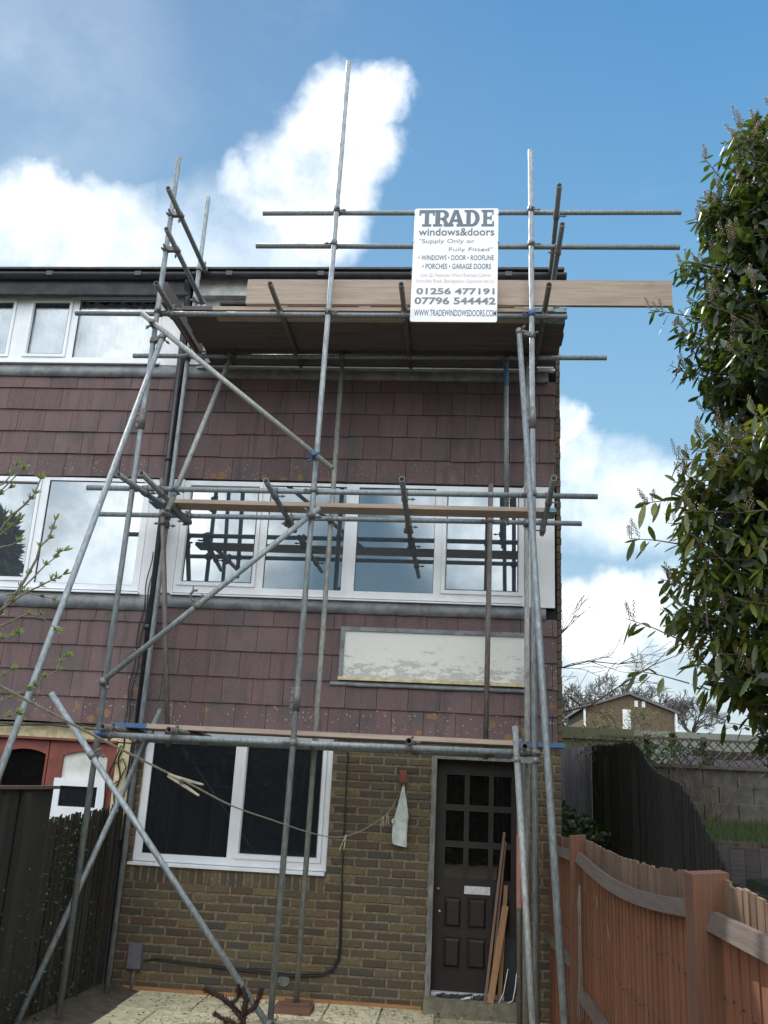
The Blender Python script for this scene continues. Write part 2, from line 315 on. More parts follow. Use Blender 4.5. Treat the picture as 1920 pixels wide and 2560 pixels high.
# ------------------------------------------------------------------ mesh building
class MB:
    def __init__(s): s.v = []; s.f = []; s.sm = []; s.mi = []; s.cur = 0
    def add(s, vs, fs, smooth=False):
        o = len(s.v); s.v += [tuple(v) for v in vs]
        for f in fs: s.f.append(tuple(i + o for i in f)); s.sm.append(smooth); s.mi.append(s.cur)
        return s
    def box(s, x0, x1, y0, y1, z0, z1):
        if x0 > x1: x0, x1 = x1, x0
        if y0 > y1: y0, y1 = y1, y0
        if z0 > z1: z0, z1 = z1, z0
        v = [(x, y, z) for z in (z0, z1) for y in (y0, y1) for x in (x0, x1)]
        return s.add(v, [(0, 2, 3, 1), (4, 5, 7, 6), (0, 1, 5, 4), (2, 6, 7, 3), (0, 4, 6, 2), (1, 3, 7, 5)])
    def hexa(s, b4, t4):
        return s.add(list(b4) + list(t4), [(3, 2, 1, 0), (4, 5, 6, 7), (0, 1, 5, 4), (1, 2, 6, 5), (2, 3, 7, 6), (3, 0, 4, 7)])
    def beam(s, p, q, w, h, up=Vector((0, 0, 1))):
        p = Vector(p); q = Vector(q); d = (q - p).normalized()
        a = d.cross(up)
        if a.length < 1e-4: a = d.cross(Vector((0, 1, 0)))
        a.normalize(); b = a.cross(d).normalized(); a *= w / 2; b *= h / 2
        return s.hexa([p - a - b, p + a - b, p + a + b, p - a + b], [q - a - b, q + a - b, q + a + b, q - a + b])
    def tube(s, p, q, r, r2=None, n=16, cap=True, hollow=False, smooth=True):
        p = Vector(p); q = Vector(q); d = (q - p).normalized(); r2 = r if r2 is None else r2
        a = d.orthogonal().normalized(); b = d.cross(a)
        ring = lambda c, rr: [c + a * (rr * math.cos(2 * math.pi * i / n)) + b * (rr * math.sin(2 * math.pi * i / n)) for i in range(n)]
        o = len(s.v); s.v += [tuple(v) for v in ring(p, r) + ring(q, r2)]
        def F(f, sm): s.f.append(f); s.sm.append(sm); s.mi.append(s.cur)
        for i in range(n): F((o + i, o + (i + 1) % n, o + n + (i + 1) % n, o + n + i), smooth)
        if hollow:
            for c, rr, dd, base, flip in ((p, r, d, o, 0), (q, r2, -d, o + n, 1)):
                i1 = len(s.v); s.v += [tuple(v) for v in ring(c, rr * .83)]; i2 = len(s.v); s.v += [tuple(v) for v in ring(c + dd * .16, rr * .83)]
                for i in range(n):
                    j = (i + 1) % n
                    f1 = (base + i, i1 + i, i1 + j, base + j); f2 = (i1 + i, i2 + i, i2 + j, i1 + j)
                    F(f1 if not flip else f1[::-1], False); F(f2 if not flip else f2[::-1], True)
                F(tuple(i2 + i for i in range(n))[::(-1 if not flip else 1)], False)
        elif cap:
            F(tuple(o + i for i in range(n))[::-1], False); F(tuple(o + n + i for i in range(n)), False)
        return s
    def path(s, pts, r, n=6, r2=None):
        pts = [Vector(p) for p in pts]; o = len(s.v); m = len(pts); r2 = r if r2 is None else r2
        a = None
        for k, p in enumerate(pts):
            d = (pts[min(k + 1, m - 1)] - pts[max(k - 1, 0)]).normalized()
            if a is None: a = d.orthogonal().normalized()
            a = (a - d * a.dot(d)).normalized(); b = d.cross(a); rr = r + (r2 - r) * k / max(1, m - 1)
            for i in range(n): s.v.append(tuple(p + a * (rr * math.cos(2 * math.pi * i / n)) + b * (rr * math.sin(2 * math.pi * i / n))))
        for k in range(m - 1):
            for i in range(n):
                s.f.append((o + k * n + i, o + k * n + (i + 1) % n, o + (k + 1) * n + (i + 1) % n, o + (k + 1) * n + i)); s.sm.append(True); s.mi.append(s.cur)
        return s
    def prism(s, poly, y0, y1):
        """poly: (x,z) outline, extruded along y"""
        n = len(poly); vs = [(x, y0, z) for x, z in poly] + [(x, y1, z) for x, z in poly]
        fs = [tuple(range(n)), tuple(range(2 * n - 1, n - 1, -1))] + [(i, i + n, (i + 1) % n + n, (i + 1) % n) for i in range(n)]
        return s.add(vs, fs)
    def sphere(s, c, r, n=12, m=8, sq=(1, 1, 1)):
        vs = []; c = Vector(c)
        for j in range(m + 1):
            ph = math.pi * j / m
            for i in range(n):
                th = 2 * math.pi * i / n
                vs.append(c + Vector((r * sq[0] * math.sin(ph) * math.cos(th), r * sq[1] * math.sin(ph) * math.sin(th), r * sq[2] * math.cos(ph))))
        fs = [(j * n + i, (j + 1) * n + i, (j + 1) * n + (i + 1) % n, j * n + (i + 1) % n) for j in range(m) for i in range(n)]
        return s.add(vs, fs, True)
def OBJ(name, mb, mat, parent=None, label=None):
    me = bpy.data.meshes.new(name)
    off = Vector(parent['_o']) if parent is not None else Vector((0, 0, 0))
    me.from_pydata([tuple(Vector(v) - off) for v in mb.v], [], mb.f)
    me.polygons.foreach_set('use_smooth', mb.sm); me.polygons.foreach_set('material_index', mb.mi)
    for m in (mat if isinstance(mat, (list, tuple)) else [mat]): me.materials.append(MATS[m])
    me.validate(); me.update()
    o = bpy.data.objects.new(name, me); COL.objects.link(o)
    if parent is not None:
        o.parent = parent; o['_o'] = list(off)
    else: o['_o'] = [0, 0, 0]
    if label: o['label'] = label
    return o
def THING(name, label, cat, loc=(0, 0, 0), group=None):
    # texture space of the fixed building fabric stays in world units: things keep their origin offset in '_o'
    o = bpy.data.objects.new(name, None); COL.objects.link(o); o.location = loc; o.empty_display_size = .3
    o['_o'] = list(loc); TAG(o, label, cat, group); return o
def TAG(o, label, cat, group=None):
    o['label'] = label; o['category'] = cat
    if group: o['group'] = group
    return o
def STRUCT(name, mb, mat, kind='structure'):
    o = OBJ(name, mb, mat); o['kind'] = kind; return o

# ------------------------------------------------------------------ ground
def hgt(x, y):
    h = 0.0
    g = math.exp(-(((x + 1.25) / .75) ** 2 + ((y + 1.75) / .75) ** 2)); h += .14 * min(1, g * 1.3)
    if x < -2.72: h += .06 * min(1, (-2.72 - x) / .2)
    if x > 1.95: h = max(h, min(1.3, (x - 1.95) / .5 * 1.3))
    if y > 0.3 and x > .9: h = max(h, min(1.2, (y - .3) * .5))
    if y > 12: h = max(h, 1.2 + (y - 12) * .105 if y < 66 else 6.9 + (y - 66) * .02)
    return h
mb = MB()
xs = [-300, -120, -60, -30, -15, -8, -5, -4] + [-3.5 + .18 * i for i in range(34)] + [2.8, 3.3, 4, 5, 7, 10, 15, 22, 30, 45, 70, 120, 300]
ys = [-200, -80, -40, -20, -12, -9, -7, -5.5, -4.5] + [-4 + .2 * i for i in range(31)] + [2.5, 3, 4, 6, 9, 12, 16, 22, 30, 40, 52, 66, 90, 150, 400]
vs = [(x, y, hgt(x, y) + rnd.uniform(-.006, .006) - .012) for y in ys for x in xs]
nx = len(xs)
mb.add(vs, [(j * nx + i, j * nx + i + 1, (j + 1) * nx + i + 1, (j + 1) * nx + i) for j in range(len(ys) - 1) for i in range(nx - 1)], True)
m, t, b, o_ = newmat('ground_mix'); co = objco(t)
sep = N(t, 'ShaderNodeSeparateXYZ'); t.links.new(co, sep.inputs[0])
soilc = mixc(mrange(noise(co, 9, 6, .65, t), .35, .65, t=t), (.045, .038, .028), (.085, .07, .048), t)
grv = mixc(mrange(noise(co, 70, 4, .6, t), .35, .65, t=t), (.46, .41, .27), (.25, .22, .15), t)
grs = mixc(mrange(noise(co, 6, 5, .6, t), .35, .65, t=t), (.016, .022, .011), (.03, .032, .018), t)
c = mixc(mrange(mth('ADD', sep.outputs['X'], mth('MULTIPLY', noise(co, 4, 4, .6, t), .3, t), t), -2.6, -2.5, t=t), soilc, grv, t)
c = mixc(mrange(sep.outputs['X'], 1.5, 1.9, t=t), c, grs, t)
c = mixc(mrange(sep.outputs['Y'], .3, .6, t=t), c, grs, t)
t.links.new(c, b.inputs['Base Color']); b.inputs['Roughness'].default_value = 1
bump(t, b, noise(co, 60, 4, .6, t), .012, .8)
STRUCT('ground', mb, 'ground_mix')
# paving
mb = MB(); rows = [(-.02, -.62), (-.63, -1.23)]
for r, (a, bb) in enumerate(rows):
    x = -2.74 + .02 * r
    wds = [.62, .46, .62, .46, .46] if r == 0 else [.34, .62, .5]
    for wd in wds:
        if x + wd > .60: wd = .60 - x
        if wd < .1: break
        dz = rnd.uniform(-.004, .004)
        mb.hexa([(x + .006, bb + .006, -.03), (x + wd - .006, bb + .006, -.03), (x + wd - .006, a, -.03), (x + .006, a, -.03)],
                [(x + .01, bb + .01, .012 + dz), (x + wd - .01, bb + .01, .012 - dz), (x + wd - .01, a - .004, .014 + dz), (x + .01, a - .004, .014)])
        x += wd
x = -.10
for i in range(4):
    mb.box(x + .008, x + .345, -1.2, -.635, -.03, .012 + rnd.uniform(-.002, .003)); x += .35
STRUCT('paving', mb, 'paving_slab')
# loose gravel and leaf litter lying over the slabs
mb = MB()
for i in range(2600):
    x = rnd.gauss(-1.25, .75); y = rnd.gauss(-1.35, .42)
    if x < -2.45 or x > .6 or y > -.12: continue
    s_ = rnd.uniform(.004, .013); z = max(.012, hgt(x, y) - .012) + s_ * .3
    a = rnd.uniform(0, 6.28); h = [(x + s_ * math.cos(a + k * 1.571) * rnd.uniform(.7, 1.2), y + s_ * math.sin(a + k * 1.571) * rnd.uniform(.7, 1.2)) for k in range(4)]
    mb.add([(p[0], p[1], z - s_ * .5) for p in h] + [(x + (p[0] - x) * .55, y + (p[1] - y) * .55, z + s_ * .5) for p in h], [(4, 5, 6, 7), (0, 1, 5, 4), (1, 2, 6, 5), (2, 3, 7, 6), (3, 0, 4, 7)])
STRUCT('loose_gravel', mb, 'gravel', 'stuff')
mb = MB()
for i in range(700):
    x = rnd.uniform(-2.7, .62); y = -abs(rnd.gauss(0, .5)) - .06
    if y < -1.7: continue
    s_ = rnd.uniform(.006, .022); z = max(.018, hgt(x, y)) + .004; a = rnd.uniform(0, 6.28); c_, s2 = math.cos(a), math.sin(a)
    pts = [(-s_, 0), (0, -s_ * .35), (s_, 0), (0, s_ * .35)]
    mb.add([(x + p[0] * c_ - p[1] * s2, y + p[0] * s2 + p[1] * c_, z + rnd.uniform(0, .008)) for p in pts], [(0, 1, 2, 3)])
STRUCT('leaf_litter', mb, 'litter', 'stuff')

# ------------------------------------------------------------------ our house
H = THING('terraced_house', 'end terrace house behind the scaffold, tile hung upper floors over a brick ground floor', 'house', (0, 0, 0))
HN = THING('terraced_house', 'neighbouring house on the left with red ground floor panels and net curtains', 'house', (-4, 0, 0))
DX0, DX1, DZ0, DZ1 = -.215, .655, .12, 2.12      # door opening
GX0, GX1, GZ0 = -2.965, -1.150, 1.045            # ground window
PX = -3.03
def bricks(mb, x0, x1, z0, z1, y, phase=0.0, holes=(), course=.075, zc=2.111):
    k = int((zc - z1) / course) - 1
    while True:
        zt = zc - course * k; zb = zt - course
        if zb < z0 - .08: break
        ph = phase + (.1125 if k % 2 else 0)
        x = x0 - ((x0 - ph) % .225) 
        if zt <= z1 + .03:
            while x < x1:
                segs = [(max(x, x0), min(x + .215, x1))]
                for hx0, hx1, hz0, hz1 in holes:
                    if zb + .04 > hz0 and zb + .04 < hz1:
                        ns = []
                        for a, b2 in segs:
                            if b2 <= hx0 or a >= hx1: ns.append((a, b2))
                            else:
                                if a < hx0: ns.append((a, hx0))
                                if b2 > hx1: ns.append((hx1, b2))
                        segs = ns
                for a, b2 in segs:
                    if b2 - a < .03: continue
                    j = lambda q=.0022: rnd.uniform(-q, q)
                    za, zd = zb + .005 + j(), zt - .005 + j(); yf = y - .001 + j(.003); e = .009; d = .012
                    a += abs(j()); b2 -= abs(j())
                    back = [(a, y + .05, za), (b2, y + .05, za), (b2, y + .05, zd), (a, y + .05, zd)]
                    mid = [(a, yf + d, za), (b2, yf + d, za), (b2, yf + d, zd), (a, yf + d, zd)]
                    fr = [(a + e, yf, za + e + j()), (b2 - e, yf, za + e), (b2 - e, yf, zd - e + j()), (a + e, yf, zd - e)]
                    mb.add(back + mid + fr, [(0, 1, 5, 4), (1, 2, 6, 5), (2, 3, 7, 6), (3, 0, 4, 7), (4, 5, 9, 8), (5, 6, 10, 9), (6, 7, 11, 10), (7, 4, 8, 11), (8, 9, 10, 11)])
                x += .225
        k += 1
mb = MB()
bricks(mb, PX, .975, -.1, 2.30, 0, -.887, [(GX0, GX1, GZ0 - .16, 2.4), (DX0, DX1, -.1, DZ1)])
# soldier course under the window
x = GX0 + .03
while x < GX1 - .02:
    j = rnd.uniform(-.002, .002)
    mb.add([(x, .05, .905), (x + .062, .05, .905), (x + .062, .05, 1.035), (x, .05, 1.035), (x, .012 + j, .905), (x + .062, .012 + j, .905), (x + .062, .012 + j, 1.035), (x, .012 + j, 1.035),
            (x + .008, j, .913), (x + .054, j, .913), (x + .054, j, 1.027), (x + .008, j, 1.027)],
           [(0, 1, 5, 4), (1, 2, 6, 5), (2, 3, 7, 6), (3, 0, 4, 7), (4, 5, 9, 8), (5, 6, 10, 9), (6, 7, 11, 10), (7, 4, 8, 11), (8, 9, 10, 11)])
    x += .0745
# corner pier seen beside the tiles (returns of the gable wall)
k = 0; z = 2.25
while z < 7.0:
    z += .075; k += 1
    mb.box(.938, .979 + rnd.uniform(-.004, .004), -.058 + rnd.uniform(-.003, .003), .10, z + .005, z + .070)
z = -.1
while z < 7.0:   # gable side bricks
    y = .0 if int(z / .075) % 2 else .11
    while y < 3:
        mb.box(.9, .977 + rnd.uniform(-.003, .003), y + .11, y + .325, z + .005, z + .070); y += .225
    z += .075
OBJ('brickwork', mb, 'brick', H)
# backing (mortar) - core of the wall with openings
def core(mb, x0, x1, z0, z1, y0, y1, holes):
    zsr = sorted({z0, z1} | {h[2] for h in holes if z0 < h[2] < z1} | {h[3] for h in holes if z0 < h[3] < z1})
    for a, b2 in zip(zsr[:-1], zsr[1:]):
        zm = (a + b2) / 2; segs = [(x0, x1)]
        for hx0, hx1, hz0, hz1 in holes:
            if hz0 < zm < hz1:
                ns = []
                for p, q in segs:
                    if q <= hx0 or p >= hx1: ns.append((p, q)); continue
                    if p < hx0: ns.append((p, hx0))
                    if q > hx1: ns.append((hx1, q))
                segs = ns
        for p, q in segs: mb.box(p, q, y0, y1, a, b2)
mb = MB()
core(mb, PX, .968, -.3, 2.33, .006, .22, [(GX0, GX1, GZ0, 2.28), (DX0, DX1, .02, DZ1)])
mb.box(.80, .969, .22, 8, -.3, 7.02)
mb.box(.945, .966, -.045, .006, 2.28, 7.02)
OBJ('mortar_core', mb, 'mortar', H)
# the timber framed upper part behind the tiles
mb = MB(); core(mb, PX, .94, 2.33, 7.02, .01, .20, [(-2.80, .60, 3.60, 4.77), (-2.80, .60, 6.13, 6.92)])
mb.box(PX, .79, .205, 8, 7.0, 7.05); mb.box(PX, .79, 7.8, 8, 0, 7)
OBJ('upper_wall', mb, 'interior_dark', H)
mb = MB(); core(mb, -9.0, PX - .01, -.3, 7.02, .08, .25, [(-9.5, PX - .2, .3, 2.2), (-9.5, -3.2, 3.60, 4.77), (-9.5, -3.30, 6.13, 6.92)])
mb.box(-9, PX - .01, .255, 8, 7.0, 7.05); mb.box(-9, PX - .01, 7.8, 8, 0, 7); mb.box(-9.2, -9.0, .08, 8, 0, 7)
OBJ('wall', mb, 'interior_dark', HN)
# tile hanging
def tiles(mb, x0, x1, courses, phase, ztop, holes=()):
    for i, zb in enumerate(courses):
        zt = min(zb + .25, ztop) if i == 0 else zb + .25
        ph = phase + (.15 if i % 2 else 0)
        x = x0 - ((x0 - ph) % .30)
        while x < x1 - .004:
            a, b2 = max(x + .0022, x0), min(x + .2978, x1); segs = [(a, b2, zb, zt)]
            for hx0, hx1, hz0, hz1 in holes:
                ns = []
                for p, q, r, s_ in segs:
                    if q <= hx0 or p >= hx1 or s_ <= hz0 or r >= hz1: ns.append((p, q, r, s_)); continue
                    if p < hx0: ns.append((p, hx0, r, s_))
                    if q > hx1: ns.append((hx1, q, r, s_))
                    pp, qq = max(p, hx0), min(q, hx1)
                    if r < hz0: ns.append((pp, qq, r, hz0))
                    if s_ > hz1: ns.append((pp, qq, hz1, s_))
                segs = ns
            for p, q, r, s_ in segs:
                if q - p < .012 or s_ - r < .01: continue
                tl = rnd.uniform(-.0018, .0018); yb = -.063 + rnd.uniform(-.003, .002); yt = -.048 + rnd.uniform(-.001, .001); dz = rnd.uniform(-.0022, .0022) - (rnd.uniform(.003, .008) if rnd.random() < .06 else 0)
                f = lambda zz: yb + (yt - yb) * (zz - zb) / .25
                if r > zb + .001: dz = 0
                mb.hexa([(p, f(r) + tl, r + dz), (q, f(r) - tl, r + dz + tl), (q, .0, r + dz + tl), (p, .0, r + dz)], [(p, f(s_) + tl, s_ + .012), (q, f(s_) - tl, s_ + .012), (q, .0, s_ + .012), (p, .0, s_ + .012)])
            x += .30
upc = [5.80, 5.55, 5.30, 5.05, 4.80]; loc_ = [3.29, 3.04, 2.79, 2.54, 2.29]
WB = (-1.14, .63, 2.755, 3.315)
mb = MB(); tiles(mb, PX + .005, .935, upc, -4.48, 5.93); OBJ('tile_cladding', mb, 'concrete_tile', H, 'upper band of tile hanging')
mb = MB(); tiles(mb, PX + .005, .935, loc_, -2.711, 3.44, [WB]); OBJ('tile_cladding', mb, 'concrete_tile', H, 'lower band of tile hanging around the boarded panel')
for cs_, ph_, zt_ in ((upc, -4.48, 5.93), (loc_, -2.711, 3.40)):
    mb = MB(); tiles(mb, -9, PX - .015, cs_, ph_, zt_); OBJ('tile_cladding', mb, 'concrete_tile', HN)
# lead flashings
def flash(mb, x0, x1, zt, zb, y=-.068, step=.45):
    n = max(2, int((x1 - x0) / .12)); vs = []
    for i in range(n + 1):
        x = x0 + (x1 - x0) * i / n
        vs += [(x, y + .03, zt), (x, y + .004 + rnd.uniform(-.002, .002), zt * .6 + zb * .4), (x, y - .006 + rnd.uniform(-.005, .005), zb + rnd.uniform(-.006, .006)), (x, y + .008, zb)]
    mb.add(vs, [(4 * i + k, 4 * i + 4 + k, 4 * i + 5 + k, 4 * i + 1 + k)[::-1] for i in range(n) for k in range(3)], True)
mb = MB(); flash(mb, -3.0, .83, 3.585, 3.445); OBJ('lead_flashing', mb, 'lead', H)
mb = MB(); flash(mb, -3.0, .86, 6.10, 5.935); mb.box(.745, .86, -.085, -.06, 5.93, 6.045); OBJ('lead_flashing', mb, 'lead', H)
mb = MB(); flash(mb, -1.215, .66, 2.80, 2.748); mb.prism([(-1.10, 3.275), (.63, 3.275), (.63, 3.315), (-1.14, 3.315)], -.074, -.04); mb.prism([(-1.14, 2.80), (-1.097, 2.80), (-1.097, 3.275), (-1.14, 3.315)], -.074, -.04)
OBJ('lead_flashing', mb, 'lead', H)
for a, b2 in ((3.575, 3.40), (6.10, 5.935)):
    mb = MB(); flash(mb, -9, -3.05, a, b2); OBJ('lead_flashing', mb, 'lead', HN)
# boarded panel with peeling paint
mb = MB(); mb.box(-1.097, .63, -.058, -.03, 2.835, 3.276); OBJ('infill_board', mb, 'peeling_paint', H, 'long white boarded panel with peeling paint')
mb = MB(); mb.box(-1.142, .64, -.085, -.03, 2.803, 2.834); OBJ('board_sill', mb, 'cream_paint', H)
# windows -----------------------------------------------------------
def window(parent, x0, x1, z0, z1, lights, y, glass, sill=None, label=None, frame_mat='upvc', back=True, depth=.06):
    """lights: (gx0,gx1,gz0,gz1,casement)"""
    mb = MB(); yf = y
    xs_ = sorted(lights); edges = [x0]
    for a, b2 in zip(xs_[:-1], xs_[1:]): edges.append((a[1] + b2[0]) / 2)
    edges.append(x1)
    # fixed frame: border + mullions
    holes = []
    for (gx0, gx1, gz0, gz1, cs), e0, e1 in zip(xs_, edges[:-1], edges[1:]):
        m_ = .048 if cs else 0.0
        holes.append((gx0 - m_, gx1 + m_, gz0 - m_, gz1 + m_))
    # frame as strips
    zs_ = sorted({z0, z1} | {h[2] for h in holes} | {h[3] for h in holes})
    for za, zb in zip(zs_[:-1], zs_[1:]):
        zm = (za + zb) / 2; segs = [(x0, x1)]
        for h in holes:
            if h[2] < zm < h[3]:
                ns = []
                for p, q in segs:
                    if q <= h[0] or p >= h[1]: ns.append((p, q)); continue
                    if p < h[0] - 1e-6: ns.append((p, h[0]))
                    if q > h[1] + 1e-6: ns.append((h[1], q))
                segs = ns
        for p, q in segs: mb.box(p, q, yf, yf + depth, za, zb)
    for e in edges[1:-1]: mb.box(e - .0025, e + .0025, yf - .0012, yf, z0 + .02, z1 - .02)
    w_ = OBJ('window', mb, frame_mat, parent, label)
    for gx0, gx1, gz0, gz1, cs in xs_:
        g = MB()
        if cs:
            cm = MB(); yc = yf - .014; a, b2, c_, d_ = gx0 - .046, gx1 + .046, gz0 - .046, gz1 + .046
            cm.hexa([(a, yc, c_), (b2, yc, c_), (b2, yf + .03, c_), (a, yf + .03, c_)], [(gx0 - .012, yc, gz0), (gx1 + .012, yc, gz0), (gx1, yf + .03, gz0), (gx0, yf + .03, gz0)])
            cm.v = []; cm.f = []; cm.sm = []; cm.mi = []
            # mitred casement frame
            O = [(a, c_), (b2, c_), (b2, d_), (a, d_)]; I = [(gx0, gz0), (gx1, gz0), (gx1, gz1), (gx0, gz1)]
            I2 = [(gx0 - .012, gz0 - .012), (gx1 + .012, gz0 - .012), (gx1 + .012, gz1 + .012), (gx0 - .012, gz1 + .012)]
            vs = [(x, yf + .02, z) for x, z in O] + [(x, yc, z) for x, z in O] + [(x, yc, z) for x, z in I2] + [(x, yf + .02, z) for x, z in I]
            fs = []
            for k_ in range(3):
                for i in range(4): fs.append((k_ * 4 + i, k_ * 4 + (i + 1) % 4, k_ * 4 + 4 + (i + 1) % 4, k_ * 4 + 4 + i))
            cm.add(vs, fs); OBJ('casement', cm, frame_mat, w_)
        # gasket line + pane
        gk = .005
        g.cur = 1
        for p in ((gx0, gx0 + gk, gz0, gz1), (gx1 - gk, gx1, gz0, gz1), (gx0 + gk, gx1 - gk, gz0, gz0 + gk), (gx0 + gk, gx1 - gk, gz1 - gk, gz1)): g.box(p[0], p[1], yf + .012, yf + .020, p[2], p[3])
        g.cur = 0
        g.box(gx0 - .002, gx1 + .002, yf + .021, yf + .034, gz0 - .002, gz1 + .002)
        OBJ('pane', g, [glass, 'gasket'], w_)
    if sill:
        sm_ = MB(); sx0, sx1, sz0, sz1, sy = sill
        sm_.hexa([(sx0, sy, sz0), (sx1, sy, sz0), (sx1, yf + .04, sz0), (sx0, yf + .04, sz0)], [(sx0, sy, sz1 - .012), (sx1, sy, sz1 - .012), (sx1, yf + .04, sz1), (sx0, yf + .04, sz1)])
        OBJ('sill', sm_, frame_mat, w_)
    return w_
yw = -.052
window(H, -2.862, .604, 3.600, 4.780, [(-2.78, -2.08, 3.722, 4.715, 1), (-1.957, -1.171, 3.672, 4.748, 0), (-1.043, -.262, 3.672, 4.748, 0), (-.141, .56, 3.720, 4.710, 1)], yw, 'glass_mirror', (-2.875, .61, 3.572, 3.599, -.085), 'wide first floor window mirroring the scaffold')
window(H, -2.862, .604, 6.125, 6.92, [(-2.70, -2.08, 6.22, 6.84, 1), (-1.957, -1.171, 6.17, 6.885, 0), (-1.043, -.262, 6.17, 6.885, 0), (-.141, .50, 6.22, 6.84, 1)], yw, 'glass_dark', (-2.875, .74, 6.045, 6.072, -.09), 'top floor window half hidden behind the platform', 'upvc_grey')
mb = MB(); mb.box(.75, .925, -.11, -.055, 6.045, 6.07); OBJ('sill_end', mb, 'upvc', H, 'short white sill end at the right corner of the top floor')
window(H, GX0, GX1, 1.08, 2.275, [(-2.888, -2.085, 1.148, 2.20, 0), (-1.968, -1.254, 1.192, 2.155, 1)], .028, 'glass_dark', (GX0 - .03, GX1 - .008, 1.046, 1.079, -.03), 'large dark ground floor window with white frame')
for a, b2, c2, d2 in ((.606, .916, 3.568, 4.792), (-3.02, -2.864, 3.590, 4.79), (.606, .916, 6.10, 6.94), (-3.0, -2.864, 6.1, 6.94)):
    mb = MB(); mb.box(a, b2, -.058, -.03, c2, d2); OBJ('side_panel', mb, 'panel_white', H)
# neighbour windows
window(HN, -6.6, -3.215, 3.600, 4.785, [(-6.4, -5.75, 3.72, 4.715, 1), (-5.2, -4.441, 3.712, 4.715, 1), (-4.312, -3.282, 3.655, 4.752, 0)], yw, 'glass_mirror', (-6.6, -3.20, 3.566, 3.598, -.085), 'wide first floor window reflecting clouds')
window(HN, -6.6, -3.345, 6.125, 6.935, [(-6.4, -5.9, 6.21, 6.84, 1), (-5.56, -5.07, 6.215, 6.84, 1), (-4.816, -4.419, 6.218, 6.84, 1), (-4.298, -3.405, 6.172, 6.886, 0)], yw, 'glass_clear', (-6.6, -3.30, 6.09, 6.123, -.085), 'top floor window with pale net curtains')
mb = MB(); mb.box(-3.213, -3.045, -.048, -.03, 3.566, 4.785); OBJ('side_panel', mb, 'panel_white', HN)
mb = MB(); mb.box(-3.343, -3.05, -.048, -.03, 6.09, 6.935); OBJ('side_panel', mb, 'panel_white', HN)
# curtains
mb = MB(); n = 420; vs = []
for i in range(n + 1):
    x = -6.55 + 3.2 * i / n; y = .10 + .022 * math.sin(x * 52 + 2 * math.sin(x * 7)) + .012 * math.sin(x * 23)
    vs += [(x, y, 6.05), (x, y + .004, 6.95)]
mb.add(vs, [(2 * i, 2 * i + 2, 2 * i + 3, 2 * i + 1) for i in range(n)], True); OBJ('net_curtain', mb, 'curtain', HN)
mb = MB(); mb.sphere((-3.86, .045, 6.165), .152, 28, 18, (1, .12, 1)); o = OBJ('round_ornament', mb, 'lamp_paper', None); TAG(o, 'bright white round disc standing on the top window sill, in front of the net curtain', 'ornament')
# dark rooms behind clear parts
# ------------------------------------------------------------------ roofline
mb = MB()
mb.box(-9.05, -2.99, -.20, -.03, 6.985, 7.10); 
pts = []
mb2 = MB()
mb.prism([(-9.05, 7.12), (1.01, 7.125), (1.01, 7.15), (-9.05, 7.14)], -.30, 8.1)
o = OBJ('roof_slab', mb, 'fascia_dark', H)
mb = MB(); mb.hexa([(-9.05, -.19, 6.868), (PX, -.19, 6.868), (PX, -.13, 6.868), (-9.05, -.13, 6.868)], [(-9.05, -.215, 6.984), (PX, -.215, 6.984), (PX, -.13, 6.984), (-9.05, -.13, 6.984)])
mb.box(-9.05, PX, -.13, -.03, 6.95, 6.984)
OBJ('fascia', mb, 'fascia_dark', HN)
mb = MB(); mb.box(-2.99, .93, -.15, -.03, 6.885, 7.118); OBJ('fascia', mb, 'fascia_white', H)
def gutter(parent, x0, x1, y=-.235, z=7.06, r=.062):
    mb = MB(); n = 10; vs = []
    for x in (x0, x1):
        for i in range(n + 1):
            a = math.pi + math.pi * i / n; vs.append((x, y + r * math.cos(a), z + .03 + r * math.sin(a)))
        for i in range(n + 1):
            a = 2 * math.pi - math.pi * i / n; vs.append((x, y + (r - .004) * math.cos(a), z + .03 + (r - .004) * math.sin(a)))
    m_ = 2 * n + 2
    mb.add(vs, [tuple(range(m_)), tuple(range(2 * m_ - 1, m_ - 1, -1))] + [(i, (i + 1) % m_, (i + 1) % m_ + m_, i + m_) for i in range(m_)], False)
    x = x0 + .4
    while x < x1:
        mb.box(x, x + .03, y - r - .004, y + r + .03, z + .028, z + .036); mb.box(x - .02, x + .05, y - r - .003, y - r + .01, z - .01, z + .04); x += 1.0
    return OBJ('gutter', mb, 'black_plastic', parent)
gutter(H, -2.985, 1.035); gutter(HN, -9.0, -2.99, z=7.055)
# downpipe between the houses
mb = MB(); mb.path([(-3.04, -.235, 7.02), (-3.045, -.22, 6.96), (-3.045, -.15, 6.90), (-3.045, -.15, 6.8)], .034, 12); mb.tube((-3.045, -.15, 6.82), (-3.012, -.15, 2.30), .034, n=16)
mb.path([(-3.012, -.15, 2.32), (-3.02, -.10, 2.2), (-3.04, -.03, 2.1), (-3.04, -.03, .0)], .034, 12)
for z in (6.6, 4.95, 3.2): mb.tube((-3.03, -.15, z), (-3.03, -.15, z + .05), .040, n=16); mb.box(-3.08, -2.98, -.115, -.06, z + .01, z + .04)
OBJ('downpipe', mb, 'black_plastic', H, 'black downpipe on the party line')
